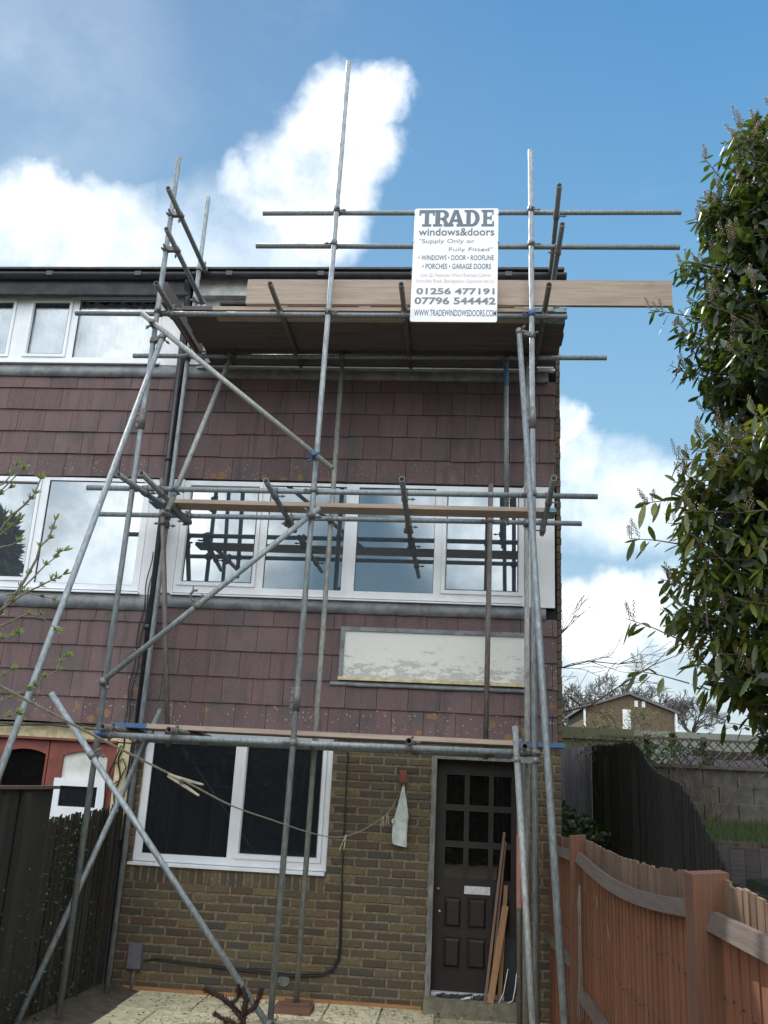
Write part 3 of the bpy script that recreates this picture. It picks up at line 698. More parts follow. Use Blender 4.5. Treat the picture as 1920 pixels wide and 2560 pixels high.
# cables down the tile hanging
mb = MB()
for k_, (dx, s2) in enumerate(((0, 0), (-.035, .8))):
    pts = [(-3.07 + dx - .07 * (i / 24) + .012 * math.sin(i * .9 + s2), -.085, 4.0 - 1.75 * i / 24) for i in range(25)]
    mb.path(pts, .006, 5)
for k_ in range(2):
    mb.path([(-9 + .3 * i, -.075 - .01 * k_, 2.262 - .02 * k_ - .015 * math.sin(i * 1.7 + k_)) for i in range(20)], .007, 5)
OBJ('cable', mb, 'cable_black', HN)
mb = MB()
mb.path([(-1.008, -.012, 2.28), (-1.006, -.012, 2.0), (-1.0, -.012, 1.2), (-.985, -.012, .5), (-.99, -.013, .38), (-1.03, -.014, .29), (-1.12, -.014, .245), (-1.4, -.014, .225), (-2.0, -.014, .25), (-2.62, -.014, .275), (-2.74, -.014, .25)], .0075, 6)
mb.path([(-.992, -.012, 1.0), (-.972, -.012, .5), (-.975, -.014, .37), (-1.03, -.014, .27), (-1.13, -.014, .228), (-1.4, -.014, .208), (-2.0, -.014, .235), (-2.6, -.014, .262)], .0075, 6)
OBJ('cable', mb, 'cable_black', H)
mb = MB(); mb.box(-2.875, -2.752, -.06, -.002, .185, .39); mb.box(-2.868, -2.759, -.064, -.06, .195, .38); mb.tube((-2.81, -.03, .185), (-2.82, -.03, -.02), .012, n=8); OBJ('meter_box', mb, 'meter_grey', H)
mb = MB(); mb.box(-2.9, -.24, -.022, -.001, .004, .042); OBJ('skirting_board', mb, 'trim_wood', H)
mb = MB(); mb.tube((-1.46, -.004, .17), (-1.46, -.012, .17), .05, n=16); OBJ('vent_cover', mb, 'grey_frame', H)
mb = MB(); mb.box(-.512, -.447, -.045, -.002, 1.89, 2.0); mb.path([(-.49, -.045, 1.92), (-.495, -.075, 1.9), (-.475, -.085, 1.87), (-.462, -.065, 1.885)], .004, 6); OBJ('line_bracket', mb, ['red_paint'], H, 'small red hook bracket on the bricks')

# ------------------------------------------------------------------ front door, recessed
mb = MB()
mb.box(DX0, DX0 + .045, -.012, .16, .10, DZ1); mb.box(DX1 - .035, DX1, -.012, .16, .04, DZ1); mb.box(DX0, DX1, -.012, .16, DZ1, DZ1 + .06)
OBJ('door_frame', mb, 'grey_frame', H)
mb = MB(); mb.box(DX0 - .01, DX1 + .01, -.13, .6, -.05, .122); OBJ('doorstep', mb, 'concrete', H)
mb = MB(); mb.box(DX0 + .05, DX1 - .04, .05, .13, .123, .150); OBJ('threshold', mb, 'letter_plate', H)
yd = .115; D0, D1, Z0, Z1 = -.168, .618, .152, 2.115
mb = MB()
cols = [(-.075, .092), (.138, .318), (.362, .525)]; rows_ = [(1.08, 1.345), (1.40, 1.665), (1.72, 1.985)]
lows = [(.33, .59), (.66, .92)]
hol = [(c[0], c[1], r[0], r[1]) for c in cols for r in rows_ + lows]
core(mb, D0, D1, Z0, Z1, yd, yd + .044, hol)
for c_ in cols:
    for r in lows:
        mb.box(c_[0], c_[1], yd + .018, yd + .03, r[0], r[1]); mb.hexa([(c_[0] + .012, yd + .018, r[0] + .012), (c_[1] - .012, yd + .018, r[0] + .012), (c_[1] - .012, yd + .018, r[1] - .012), (c_[0] + .012, yd + .018, r[1] - .012)],
            [(c_[0] + .032, yd + .006, r[0] + .032), (c_[1] - .032, yd + .006, r[0] + .032), (c_[1] - .032, yd + .006, r[1] - .032), (c_[0] + .032, yd + .006, r[1] - .032)])
dr = OBJ('front_door', mb, 'red_door_dark', H, 'dark brown front door with nine glazed squares')
mb = MB(); [mb.box(c_[0], c_[1], yd + .022, yd + .028, r[0], r[1]) for c_ in cols for r in rows_]; OBJ('door_glazing', mb, 'glass_door', dr)
mb = MB(); mb.box(.108, .340, yd - .008, yd, .955, 1.022); mb.box(.125, .323, yd - .011, yd - .008, .970, 1.007); OBJ('letterbox', mb, 'letter_plate', dr)
mb = MB(); mb.tube((-.128, yd, .985), (-.128, yd - .02, .985), .014, n=12); mb.sphere((-.128, yd - .03, .985), .012); OBJ('lock', mb, 'brass', dr)
mb = MB(); mb.tube((-.11, yd, .80), (-.11, yd - .02, .80), .008, n=8); mb.sphere((-.11, yd - .028, .80), .011); OBJ('door_knob', mb, 'metal_pale', dr)
mb = MB(); mb.box(DX0 + .05, DX1 - .04, .165, .5, .0, 2.3); OBJ('hall_wall', mb, 'interior_dark', H)

# ------------------------------------------------------------------ neighbour ground floor
mb = MB()
mb.prism([(-9, 2.175), (-3.03, 2.13), (-3.03, 2.28), (-9, 2.26)], .0, .08); mb.box(-3.235, -3.04, .0, .08, 1.25, 2.12)
z = 0
OBJ('cream_surround', mb, 'cream_paint', HN)
def arch(x0, x1, z0, z1, rise, n=12):
    return [(x0, z0), (x1, z0)] + [(x1 + (x0 - x1) * i / n, z1 - rise + rise * math.sin(math.pi * i / n) ** .8) for i in range(n + 1)]
mb = MB()
A1 = (-4.37, -3.946, 1.30, 2.03, .045); A2 = (-3.775, -3.33, 1.30, 2.03, .045); A3 = (-4.98, -4.55, 1.30, 2.03, .045)
def panel_with_arch(mb, xa, xb, z0, z1, A, y0, y1):
    x0, x1, az0, az1, rise = A; n = 12
    mb.box(xa, x0, y0, y1, z0, z1); mb.box(x1, xb, y0, y1, z0, z1); mb.box(x0, x1, y0, y1, z0, az0)
    top = [(x0 + (x1 - x0) * i / n, az1 - rise + rise * math.sin(math.pi * i / n) ** .8) for i in range(n + 1)]
    for (xa_, za_), (xb_, zb_) in zip(top[:-1], top[1:]): mb.prism([(xa_, za_), (xb_, zb_), (xb_, z1), (xa_, z1)], y0, y1)
panel_with_arch(mb, -5.1, -4.46, .1, 2.115, A3, .03, .075); panel_with_arch(mb, -4.455, -3.925, .1, 2.115, A1, .03, .075); panel_with_arch(mb, -3.915, -3.245, .1, 2.115, A2, .03, .075)
mb.prism([(-9, 2.15), (-3.24, 2.118), (-3.24, 2.14), (-9, 2.172)], -.025, .08)
mb.box(-9, -5.12, .03, .075, .1, 2.13)
OBJ('garage_panels', mb, 'red_paint', HN, 'red painted door panels with arched openings')
mb = MB(); mb.prism(arch(A2[0] - .01, A2[1] + .01, 1.7, 2.035, .05), .062, .074); OBJ('arch_infill', mb, 'cream_arch', HN)
window(HN, -3.815, -3.305, 1.42, 1.775, [(-3.747, -3.383, 1.52, 1.706, 0)], .0, 'glass_dark', None, 'small white framed window set into the red panels')
mb = MB(); mb.box(-3.82, -3.30, .0, .05, 1.0, 1.415); OBJ('white_apron', mb, 'upvc', HN)
mb = MB(); mb.prism(arch(A1[0] - .01, A1[1] + .01, 1.2, 2.035, .05), .066, .072); mb.prism(arch(A3[0] - .01, A3[1] + .01, 1.2, 2.035, .05), .066, .072); OBJ('arched_pane', mb, 'glass_door', HN)
mb = MB()
mb.path([(-3.19 + .02 * math.sin(i), -.012, 2.2 - .05 * i) for i in range(14)] , .007, 5)
mb.path([(-3.20, -.015, 2.1), (-3.24, -.02, 1.95), (-3.30, -.02, 1.8), (-3.25, -.02, 1.72), (-3.17, -.02, 1.78), (-3.12, -.02, 1.9), (-3.16, -.02, 1.98), (-3.25, -.02, 1.92), (-3.3, -.02, 1.75), (-3.28, -.02, 1.5)], .007, 5)
mb.path([(-3.09, -.012, 2.25), (-3.10, -.014, 1.9), (-3.13, -.014, 1.5), (-3.14, -.014, .6)], .009, 5)
OBJ('cable', mb, 'cable_black', HN)

# ------------------------------------------------------------------ scaffold
SF = THING('scaffold', 'grey tube and clamp scaffold tower standing in front of the tile hung house', 'scaffold', (-1.2, -.85, 0))
RT = .02415
TUBES = []
def tb(kind, p, q, mat='galvanised', label=None):
    mb = MB(); mb.tube(p, q, RT, n=20, hollow=True)
    OBJ(kind, mb, mat, SF, label); TUBES.append((Vector(p), Vector(q))); return len(TUBES) - 1
def closest(i, j):
    p1, q1 = TUBES[i]; p2, q2 = TUBES[j]; d1 = q1 - p1; d2 = q2 - p2; r = p1 - p2
    a = d1.dot(d1); e = d2.dot(d2); f = d2.dot(r); c_ = d1.dot(r); b_ = d1.dot(d2); den = a * e - b_ * b_
    s_ = max(0, min(1, (b_ * f - c_ * e) / den)) if den > 1e-9 else 0
    t_ = max(0, min(1, (b_ * s_ + f) / e)); s_ = max(0, min(1, (b_ * t_ - c_) / a))
    return p1 + d1 * s_, p2 + d2 * t_, d1.normalized(), d2.normalized()
def bolt(mb, c, d, a, flip=1):
    """eye bolt with nut sticking out of a clamp band"""
    side = d.cross(a).normalized() * flip
    p0 = c + a * .030; p1 = p0 + side * .0 + a * .062
    mb.tube(p0, p1, .0062, n=8); mb.tube(p0 + a * .030, p0 + a * .046, .0125, n=6, smooth=False)
    mb.tube(c - side * .036 + a * .005, c - side * .036 + a * .030, .010, n=8)
def coup(i, j, mat='coupler_steel', label=None):
    a, b_, d1, d2 = closest(i, j); sep_ = (b_ - a)
    if sep_.length > .16: return
    mb = MB(); r = .0315
    mb.tube(a - d1 * .026, a + d1 * .026, r, n=16); mb.tube(b_ - d2 * .026, b_ + d2 * .026, r, n=16)
    nrm = sep_.normalized() if sep_.length > .01 else d1.cross(d2).normalized()
    mid = (a + b_) / 2; mb.beam(a, b_, .045, .045, d1)
    s1 = nrm.cross(d1).normalized(); s2_ = nrm.cross(d2).normalized()
    sg = 1 if rnd.random() < .5 else -1
    bolt(mb, a, d1, s1 * sg); bolt(mb, b_, d2, s2_ * (-sg))
    OBJ('coupler', mb, mat, SF, label)
def sleeve(i, z):
    p, q = TUBES[i]; d = (q - p).normalized(); s_ = (z - p.z) / (q - p).z; c = p + (q - p) * s_
    mb = MB(); mb.tube(c - d * .10, c + d * .10, .031, n=16)
    side = Vector((-1, -.2, 0)).normalized()
    for k_ in (-.075, -.025, .035, .08): mb.tube(c + d * k_ + side * .02, c + d * k_ + side * .062, .006, n=6); mb.tube(c + d * k_ + side * .036, c + d * k_ + side * .05, .012, n=6, smooth=False)
    mb.box(c.x - .05, c.x - .028, c.y - .012, c.y + .012, c.z - .09, c.z + .09)
    OBJ('sleeve_coupler', mb, 'coupler_steel', SF)
yF, yI, yL, yR = -1.33, -.35, -1.28, -.402
S1 = tb('standard', (-2.932, yF, .09), (-2.893, yF, 7.735), label='left front upright')
S2 = tb('standard', (-1.318, yF, .10), (-1.258, yF, 8.885), label='tallest upright, rising above the roof in the middle')
S3 = tb('standard', (.635, yF, 0), (.574, yF, 7.79), label='right front upright')
I1 = tb('standard', (-2.925, yI, .02), (-2.882, yI, 7.99), 'galvanised', 'left inner upright beside the downpipe')
I2 = tb('standard', (-1.285, yI, .06), (-1.262, yI, 6.10), 'galvanised_pale')
I3 = tb('standard', (.645, yI, 0), (.612, yI, 6.08), 'galvanised_pale')
H1 = tb('standard', (.424, yI - .11, 4.415), (.405, yI - .11, 6.0), 'galvanised', 'short tube hanging from the platform')
LAP = tb('standard', (.262, yI - .11, 2.12), (.272, yI - .11, 4.675), 'galvanised_brown')
LB = tb('standard', (-2.60, yI - .11, 2.10), (-2.968, yI - .11, 4.66), 'galvanised_brown', 'brown tube leaning against the inner upright')
L3f = tb('ledger', (-3.72, yL, 6.028), (.912, yL, 6.022)); L3r = tb('ledger', (-3.46, yR, 6.022), (1.405, yR, 6.052))
L2f = tb('ledger', (-3.35, yL, 4.280), (1.152, yL, 4.306)); L2r = tb('ledger', (-3.59, yR, 4.290), (1.135, yR, 4.320))
L1f = tb('ledger', (-2.905, yL, 2.146), (.66, yL, 2.160)); L1r = tb('ledger', (-2.95, yR, 2.15), (.72, yR, 2.16))
G1 = tb('guard_rail', (-2.00, yL, 7.128), (1.975, yL, 7.123)); G2 = tb('guard_rail', (-2.035, yL, 6.763), (1.945, yL, 6.747))
E1 = tb('guard_rail', (-2.80, -1.74, 7.08), (-2.83, -.19, 7.09)); E2 = tb('guard_rail', (-2.79, -1.67, 6.69), (-2.82, -.32, 6.70))
E3 = tb('guard_rail', (.80, -1.75, 7.08), (.872, -.17, 7.09)); E4 = tb('guard_rail', (.825, -1.73, 6.69), (.85, -.30, 6.70))
T3 = [tb('transom', (x, -1.74, 6.078), (x + .01, -.10, 6.078), 'galvanised_brown') for x in (-2.79, -1.75, -.58, .705)]
T2 = [tb('transom', (a, y0, 4.243), (b_, y1, 4.243), 'galvanised') for a, y0, b_, y1 in ((-2.877, -1.776, -2.685, -.335), (-2.66, -1.83, -2.672, -.34), (-1.636, -1.694, -1.655, -.146), (-.49, -1.822, -.51, -.02), (.717, -1.93, .773, -.27))]
T1_ = [tb('transom', (x, -1.45, 2.203), (x2, -.22, 2.203), 'galvanised_brown') for x, x2 in ((-2.85, -2.84), (-2.30, -2.29), (-.37, -.36), (.535, .54))]
B1 = tb('brace', (-3.012, -1.41, 5.954), (-1.125, -1.41, 4.462), 'galvanised_pale'); B2 = tb('brace', (-2.948, -1.385, 2.544), (-1.215, -1.385, 4.115), 'galvanised')
B3 = tb('brace', (-2.40, -.46, 5.996), (-2.56, -1.36, 4.06), 'galvanised_pale'); B4 = tb('brace', (-3.337, -1.40, 2.453), (-1.300, -1.40, .115), 'galvanised')
B5 = tb('brace', (-2.76, -.30, 2.43), (-3.175, -1.52, .02), 'galvanised')
R1 = tb('raking_shore', (-2.795, -1.40, 5.715), (-3.105, -3.33, .02), 'galvanised', 'long raking tube sloping down to the left'); R2 = tb('raking_shore', (.472, -1.40, 5.80), (.672, -3.15, .02), 'galvanised', 'long raking tube sloping down to the right')
R3 = tb('raking_shore', (.47, -1.22, 2.36), (.56, -2.32, -.02), 'galvanised_pale')
P4 = tb('standard', (.560, -.62, 0), (.545, -.62, 2.3), 'galvanised_brown', 'tube with a pink stain by the door')
for ti, za, zb, mt, lab in ((H1, 5.70, 5.96, 'paint_blue', 'blue paint at the top of the hanging tube'), (P4, .95, 1.52, 'paint_pink', 'pink paint on the tube by the door')):
    p, q = TUBES[ti]; f_ = lambda z: p + (q - p) * ((z - p.z) / (q.z - p.z)); mb = MB(); mb.tube(f_(za), f_(zb), RT + .0012, n=20, cap=False); OBJ('paint_band', mb, mt, SF, lab)
for i, js in ((S1, (L3f, L2f, L1f, E1, E2, B1, B2, B4, R1)), (S2, (L3f, L2f, L1f, G1, G2, B1, B2, B4)), (S3, (L3f, L2f, L1f, G1, G2, R2, R3)),
              (I1, (L3r, L2r, L1r, E1, E2, B5, LB)), (I2, (L3r, L2r, L1r)), (I3, (L3r, L2r, L1r)), (L2f, (H1, LAP, B3)), (L2r, (H1, LAP, LB)), (L1r, (LAP, LB)), (L3r, (H1, B3)), (B1, (B3,)), (S1, (B5,)),
              (G1, (E3,)), (G2, (E4,)), (P4, (L1r,))):
    for j in js:
        mt = {(S1, L1f): 'coupler_blue', (S2, B1): 'coupler_blue', (S3, L3f): 'coupler_blue', (L2f, B3): 'coupler_teal', (L2f, H1): 'coupler_orange'}.get((i, j), 'coupler_steel')
        coup(i, j, mt)
for L, Ts in ((L3f, T3), (L3r, T3), (L2f, T2), (L2r, T2), (L1f, T1_), (L1r, T1_)):
    for t_ in Ts: coup(L, t_)
sleeve(S1, 4.93); sleeve(S2, 2.50); sleeve(S3, 5.0); sleeve(T2[2], 0) if False else None
# sleeve on two of the middle transoms
for a in (T2[2], T2[3]):
    p, q = TUBES[a]; d = (q - p).normalized(); c = q - d * .35
    mb = MB(); mb.tube(c - d * .09, c + d * .09, .036, n=16); mb.box(c.x - .045, c.x + .045, c.y - .05, c.y + .05, c.z - .045, c.z - .02); OBJ('sleeve_coupler', mb, 'coupler_steel', SF)
# spare clamp left hanging open on the lower brace
p, q = TUBES[B2]; d = (q - p).normalized(); c = p + d * 1.02
mb = MB(); mb.tube(c - d * .03, c + d * .03, .033, n=16)
mb.path([c + Vector((0, 0, .03)), c + Vector((-.05, 0, .045)), c + Vector((-.075, 0, .085)), c + Vector((-.05, 0, .125)), c + Vector((-.015, 0, .13))], .011, 8)
mb.path([c + Vector((.0, 0, .03)), c + Vector((.035, 0, .06)), c + Vector((.03, 0, .10))], .008, 6); mb.tube(c + Vector((-.05, 0, .12)), c + Vector((-.055, 0, .165)), .007, n=8)
OBJ('coupler', mb, 'coupler_steel', SF, 'open clamp hanging on the diagonal brace')

# boards ---------------------------------------------------------------
def board(x0, x1, y0, z0, w, label, ends=('paint_blue', 'paint_blue'), th=.038, mat='scaffold_board', group='scaffold boards', el=(.14, .14), sag=0):
    n = 14; mb = MB(); vs = []; fs = []
    el0, el1 = el
    xs2 = [x0, x0 + el0] + [x0 + el0 + (x1 - x0 - el0 - el1) * i / n for i in range(1, n)] + [x1 - el1, x1]
    for x in xs2:
        u = (x - x0) / (x1 - x0); dz = -sag * 4 * u * (1 - u)
        vs += [(x, y0, z0 + dz), (x, y0 + w, z0 + dz), (x, y0 + w, z0 + th + dz), (x, y0, z0 + th + dz)]
    m_ = len(xs2)
    for i in range(m_ - 1):
        mb.cur = 1 if i == 0 else (2 if i == m_ - 2 else 0)
        for k_ in range(4):
            a = 4 * i + k_; b_ = 4 * i + (k_ + 1) % 4
            fs.append((a, a + 4, b_ + 4, b_)[::-1]); mb.mi.append(mb.cur); mb.sm.append(False)
    mb.v = vs; mb.f = fs
    mb.f.append((0, 1, 2, 3)[::-1]); mb.mi.append(1); mb.sm.append(False); k_ = 4 * (m_ - 1); mb.f.append((k_, k_ + 1, k_ + 2, k_ + 3)); mb.mi.append(2); mb.sm.append(False)
    o = OBJ('scaffold_board', mb, [mat, ends[0], ends[1]]); TAG(o, label, 'scaffold board', group); return o
plt = 'boards of the top scaffold platform'
lb = ['front board of the top scaffold platform with a teal painted end', 'second board from the front of the top platform', 'middle board of the five board top platform', 'fourth board from the front of the top platform', 'rear board of the top platform nearest the house wall']
for i in range(5):
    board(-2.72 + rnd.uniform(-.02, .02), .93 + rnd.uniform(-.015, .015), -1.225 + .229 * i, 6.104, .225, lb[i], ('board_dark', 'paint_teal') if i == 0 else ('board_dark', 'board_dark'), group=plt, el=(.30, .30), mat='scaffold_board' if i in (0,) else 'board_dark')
board(-2.90, .84, -.93, 4.268, .225, 'single narrow board laid across the middle lift in front of the first floor window', ('paint_blue', 'paint_teal'), el=(.13, .12), sag=.004)
board(-2.93, .50, -.955, 2.229, .225, 'front board of the lowest lift above the ground floor window', ('paint_blue', 'scaffold_board'), el=(.28, .05))
board(.505, .895, -.98, 2.225, .225, 'short blue painted board end at the right of the lowest lift', ('paint_blue', 'paint_blue'), el=(.06, .2), mat='paint_blue')
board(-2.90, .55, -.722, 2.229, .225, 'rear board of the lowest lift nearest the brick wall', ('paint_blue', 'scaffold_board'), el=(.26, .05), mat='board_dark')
mb = MB(); mb.box(-2.09, 1.866, yL + .034, yL + .072, 6.160, 6.420); o = OBJ('toe_board', mb, 'scaffold_board'); TAG(o, 'long pale toe board on edge above the platform, jutting past the house corner', 'toe board')
mb = MB(); mb.hexa([(-2.905, -1.27, 6.15), (-2.867, -1.27, 6.15), (-2.825, -.10, 6.15), (-2.863, -.10, 6.15)], [(-2.905, -1.27, 6.375), (-2.867, -1.27, 6.375), (-2.825, -.10, 6.375), (-2.863, -.10, 6.375)])
o = OBJ('toe_board', mb, 'board_dark'); TAG(o, 'short dark toe board on edge across the left end of the platform', 'toe board')
# sole block
mb = MB(); mb.box(-1.45, -1.14, -.50, -.25, .014, .062); mb.box(-1.40, -1.16, -.42, -.22, .064, .075); o = OBJ('sole_block', mb, 'block_wood'); TAG(o, 'reddish timber block under the foot of the middle inner scaffold upright', 'timber block')

# ------------------------------------------------------------------ sign
sx0, sx1, sz0, sz1, sy = -.516, .275, 5.925, 7.125, -1.345
SG = THING('sign', 'white advertising sign with slate lettering hung on the scaffold guard rails', 'sign', ((sx0 + sx1) / 2, sy, sz0))
mb = MB(); n = 10; rc = .02
def rrect(x0, x1, z0, z1, r, n=5):
    P = []
    for cx, cz, a0 in ((x1 - r, z0 + r, -90), (x1 - r, z1 - r, 0), (x0 + r, z1 - r, 90), (x0 + r, z0 + r, 180)):
        for i in range(n + 1):
            a = math.radians(a0 + 90 * i / n); P.append((cx + r * math.cos(a), cz + r * math.sin(a)))
    return P
mb.prism(rrect(sx0, sx1, sz0, sz1, rc), sy - .004, sy + .0); OBJ('panel', mb, 'sign_white', SG)
mb = MB()
for x, z in ((sx0 + .01, sz1 - .065), (sx1 - .01, sz1 - .065), (sx0 + .01, 6.76), (sx1 - .01, 6.75)):
    mb.path([(x, sy - .006, z), (x + (.02 if x > 0 else -.02), sy + .01, z + .012), (x + (.02 if x > 0 else -.02), sy + .05, z + .03), (x, sy + .075, z + .0)], .004, 5)
OBJ('cable_tie', mb, 'cable_black', SG)
YT = sy - .0062
def lx(px, py): return sx0 + (px - (908 - (py - 248) * .0525)) * .00182
def lz(py): return sz1 - (py - 248) * (sz1 - sz0) / 590.0
def textline(body, px0, px1, pyt, pyb, mat, bold=.0, name='lettering'):
    cu = bpy.data.curves.new('t', 'FONT'); cu.body = body; cu.size = 1; cu.offset = bold; cu.extrude = 0; cu.resolution_u = 3
    ob = bpy.data.objects.new('t', cu); COL.objects.link(ob); dg = bpy.context.evaluated_depsgraph_get()
    me = bpy.data.meshes.new_from_object(ob.evaluated_get(dg)); COL.objects.unlink(ob); bpy.data.objects.remove(ob)
    xs_ = [v.co.x for v in me.vertices]; ys_ = [v.co.y for v in me.vertices]
    x0, x1, y0, y1 = min(xs_), max(xs_), min(ys_), max(ys_); X0, X1 = lx(px0, pyb), lx(px1, pyb); Z0, Z1 = lz(pyb), lz(pyt)
    mb = MB(); mb.add([(X0 + (v.co.x - x0) / (x1 - x0) * (X1 - X0), YT, Z0 + (v.co.y - y0) / (y1 - y0) * (Z1 - Z0)) for v in me.vertices], [tuple(p.vertices) for p in me.polygons])
    bpy.data.meshes.remove(me); OBJ(name, mb, mat, SG)
# headline in slab serif letters drawn as strokes on a 10 x 10 grid
def slab(ch):
    if ch == 'T': return [[(0, 8), (0, 10), (10, 10), (10, 8)], [(0, 6.4), (0, 8), (1.3, 8), (1.0, 6.4)], [(10, 6.4), (10, 8), (8.7, 8), (9.0, 6.4)], [(3.6, 1.4), (3.6, 8), (6.4, 8), (6.4, 1.4)], [(2.0, 0), (2.0, 1.4), (8.0, 1.4), (8.0, 0)]]
    if ch == 'E': return [[(0, 0), (0, 1.4), (9.6, 1.4), (9.6, 0)], [(0, 8.6), (0, 10), (9.2, 10), (9.2, 8.6)], [(1.4, 1.4), (1.4, 8.6), (4.3, 8.6), (4.3, 1.4)], [(4.3, 4.4), (4.3, 5.8), (6.8, 5.8), (6.8, 4.4)], [(6.8, 3.6), (6.8, 6.6), (7.8, 6.6), (7.8, 3.6)],
                           [(8.2, 1.4), (8.5, 3.2), (9.6, 3.2), (9.6, 1.4)], [(8.1, 8.6), (8.1, 7.0), (9.2, 7.0), (9.2, 8.6)]]
    if ch == 'A': return [[(1.2, 1.4), (4.0, 10), (5.2, 10), (5.2, 7.6), (3.2, 1.4)], [(8.9, 1.4), (6.2, 10), (5.2, 10), (5.2, 7.6), (6.2, 1.4)][::-1], [(2.9, 2.8), (3.4, 4.2), (6.4, 4.2), (6.4, 2.8)], [(0, 0), (0, 1.4), (3.9, 1.4), (3.9, 0)], [(5.4, 0), (5.4, 1.4), (10, 1.4), (10, 0)]]
    def arc(cx, cz, rx, rz, rx2, rz2, a0=90, a1=-90, n=10):
        o_ = []
        for i in range(n):
            t0 = math.radians(a0 + (a1 - a0) * i / n); t1 = math.radians(a0 + (a1 - a0) * (i + 1) / n)
            o_.append([(cx + rx2 * math.cos(t0), cz + rz2 * math.sin(t0)), (cx + rx * math.cos(t0), cz + rz * math.sin(t0)), (cx + rx * math.cos(t1), cz + rz * math.sin(t1)), (cx + rx2 * math.cos(t1), cz + rz2 * math.sin(t1))])
        return o_
    if ch == 'D': return [[(0, 0), (0, 1.4), (4.6, 1.4), (4.6, 0)], [(0, 8.6), (0, 10), (4.6, 10), (4.6, 8.6)], [(1.3, 1.4), (1.3, 8.6), (4.1, 8.6), (4.1, 1.4)]] + arc(4.6, 5, 5.2, 5, 2.4, 3.6)
    if ch == 'R': return [[(0, 0), (0, 1.4), (5.4, 1.4), (5.4, 0)], [(0, 8.6), (0, 10), (5.2, 10), (5.2, 8.6)], [(1.3, 1.4), (1.3, 8.6), (4.1, 8.6), (4.1, 1.4)], [(4.1, 4.0), (4.1, 5.2), (5.2, 5.2), (5.2, 4.0)], [(5.0, 4.6), (7.4, 4.6), (9.2, 1.4), (6.6, 1.4)], [(6.2, 0), (6.2, 1.4), (10, 1.4), (10, 0)]] + arc(5.2, 7, 3.9, 3, 1.4, 1.7)
mb = MB(); px = [(928, 1008), (1000, 1090), (1068, 1168), (1162, 1243), (1250, 1318)]
for ch, (a, b_) in zip('TRADE', px):
    for k_, poly in enumerate(slab(ch)):
        X0, X1, Z0, Z1 = lx(a, 345), lx(b_, 345), lz(345), lz(256)
        mb.add([(X0 + x / 10 * (X1 - X0), YT - .0002 * k_, Z0 + z / 10 * (Z1 - Z0)) for x, z in poly], [tuple(range(len(poly)))])
OBJ('lettering', mb, 'sign_slate', SG)
textline('windows&doors', 925, 1315, 353, 394, 'sign_slate', .012)
textline('"Supply Only or', 927, 1212, 411, 440, 'sign_grey')
textline('Fully Fitted"', 1080, 1303, 456, 482, 'sign_grey')
textline('\u2022 WINDOWS \u2022 DOOR \u2022 ROOFLINE', 923, 1308, 497, 523, 'sign_slate', .012)
textline('\u2022 PORCHES \u2022 GARAGE DOORS', 942, 1292, 541, 569, 'sign_slate', .012)
textline('Unit 22, Hassocks Wood Business Centre,', 933, 1290, 590, 612, 'sign_red')
textline('Stroudley Road, Basingstoke, Opposite the tip.', 908, 1310, 621, 645, 'sign_red')
textline('01256 477191', 910, 1305, 667, 700, 'sign_grey', .03)
textline('07796 544442', 900, 1308, 714, 751, 'sign_grey', .03)
textline('WWW.TRADEWINDOWSDOORS.COM', 898, 1310, 777, 810, 'sign_slate', .012)

# ------------------------------------------------------------------ fences
FR = THING('fence', 'red brown boarded garden fence with dipping top running along the right', 'fence', (.94, -3, 0))
def run_boards(mb, ya, yb, X, top, bot, w=.10, th=.012, lap=.012, side=-1, jz=.006, nails=()):
    """vertical feather edge boards along y from ya to yb (ya>yb)"""
    y = ya
    while y > yb + .02:
        if nails:
            for zz in nails:
                q = rnd.uniform(-.02, .02); mb.cur = 1; mb.box(X(y) - .0225, X(y) - .015, y - w * .5 - .004, y - w * .5 + .004, zz + q - .004, zz + q + .004); mb.cur = 0
        y2 = max(y - w, yb); zt = top(y) ; zt2 = top(y2); x = X(y); x2 = X(y2); j = rnd.uniform(-jz, jz); o_ = rnd.uniform(-.003, .003)
        mb.hexa([(x - .006 + o_, y, bot), (x2 - th - .006 + o_, y2 - .004, bot), (x2 + .003, y2 - .004, bot), (x + .003, y, bot)],
                [(x - .006 + o_, y, zt + j), (x2 - th - .006 + o_, y2 - .004, zt2 + j), (x2 + .003, y2 - .004, zt2 + j), (x + .003, y, zt + j)])
        y = y2
fx = lambda y: .90 - (y + 1.9) * .0165 if y < -1.9 else .86 + (-y) / 1.9 * .04
def ftop(y):
    if y > -1.9: return 1.505 + .05 * (-y / 1.9)
    u = (-y - 1.9) / 3.2
    return 1.575 + .035 * u - .085 * math.sin(math.pi * min(1, max(0, u))) ** 1.0 * .55 if u <= 1 else 1.60 - .04 * math.sin(min(1, (u - 1)) * math.pi)
for ya, yb in ((-.03, -1.84), (-1.96, -5.05), (-5.18, -7.6)):
    mb = MB(); run_boards(mb, ya, yb, fx, lambda y: ftop(y) - .16, 0, th=.006, nails=(.34, .92, 1.22)); OBJ('panel', mb, ['fence_red', 'steel_dark'], FR)
def picks(ya, yb):
    y = ya
    while y > yb + .01:
        w = rnd.uniform(.045, .085); y2 = max(y - w, yb); x = fx(y) + .014; j = rnd.uniform(-.008, .008); x2 = x + rnd.uniform(-.004, .004)
        mb.hexa([(x, y, ftop(y) - .22), (x2, y2 + .003, ftop(y) - .22), (x2 + .012, y2 + .003, ftop(y) - .22), (x + .012, y, ftop(y) - .22)], [(x, y, ftop(y) + j), (x2, y2 + .003, ftop(y2) + j), (x2 + .012, y2 + .003, ftop(y2) + j), (x + .012, y, ftop(y) + j)]); y = y2
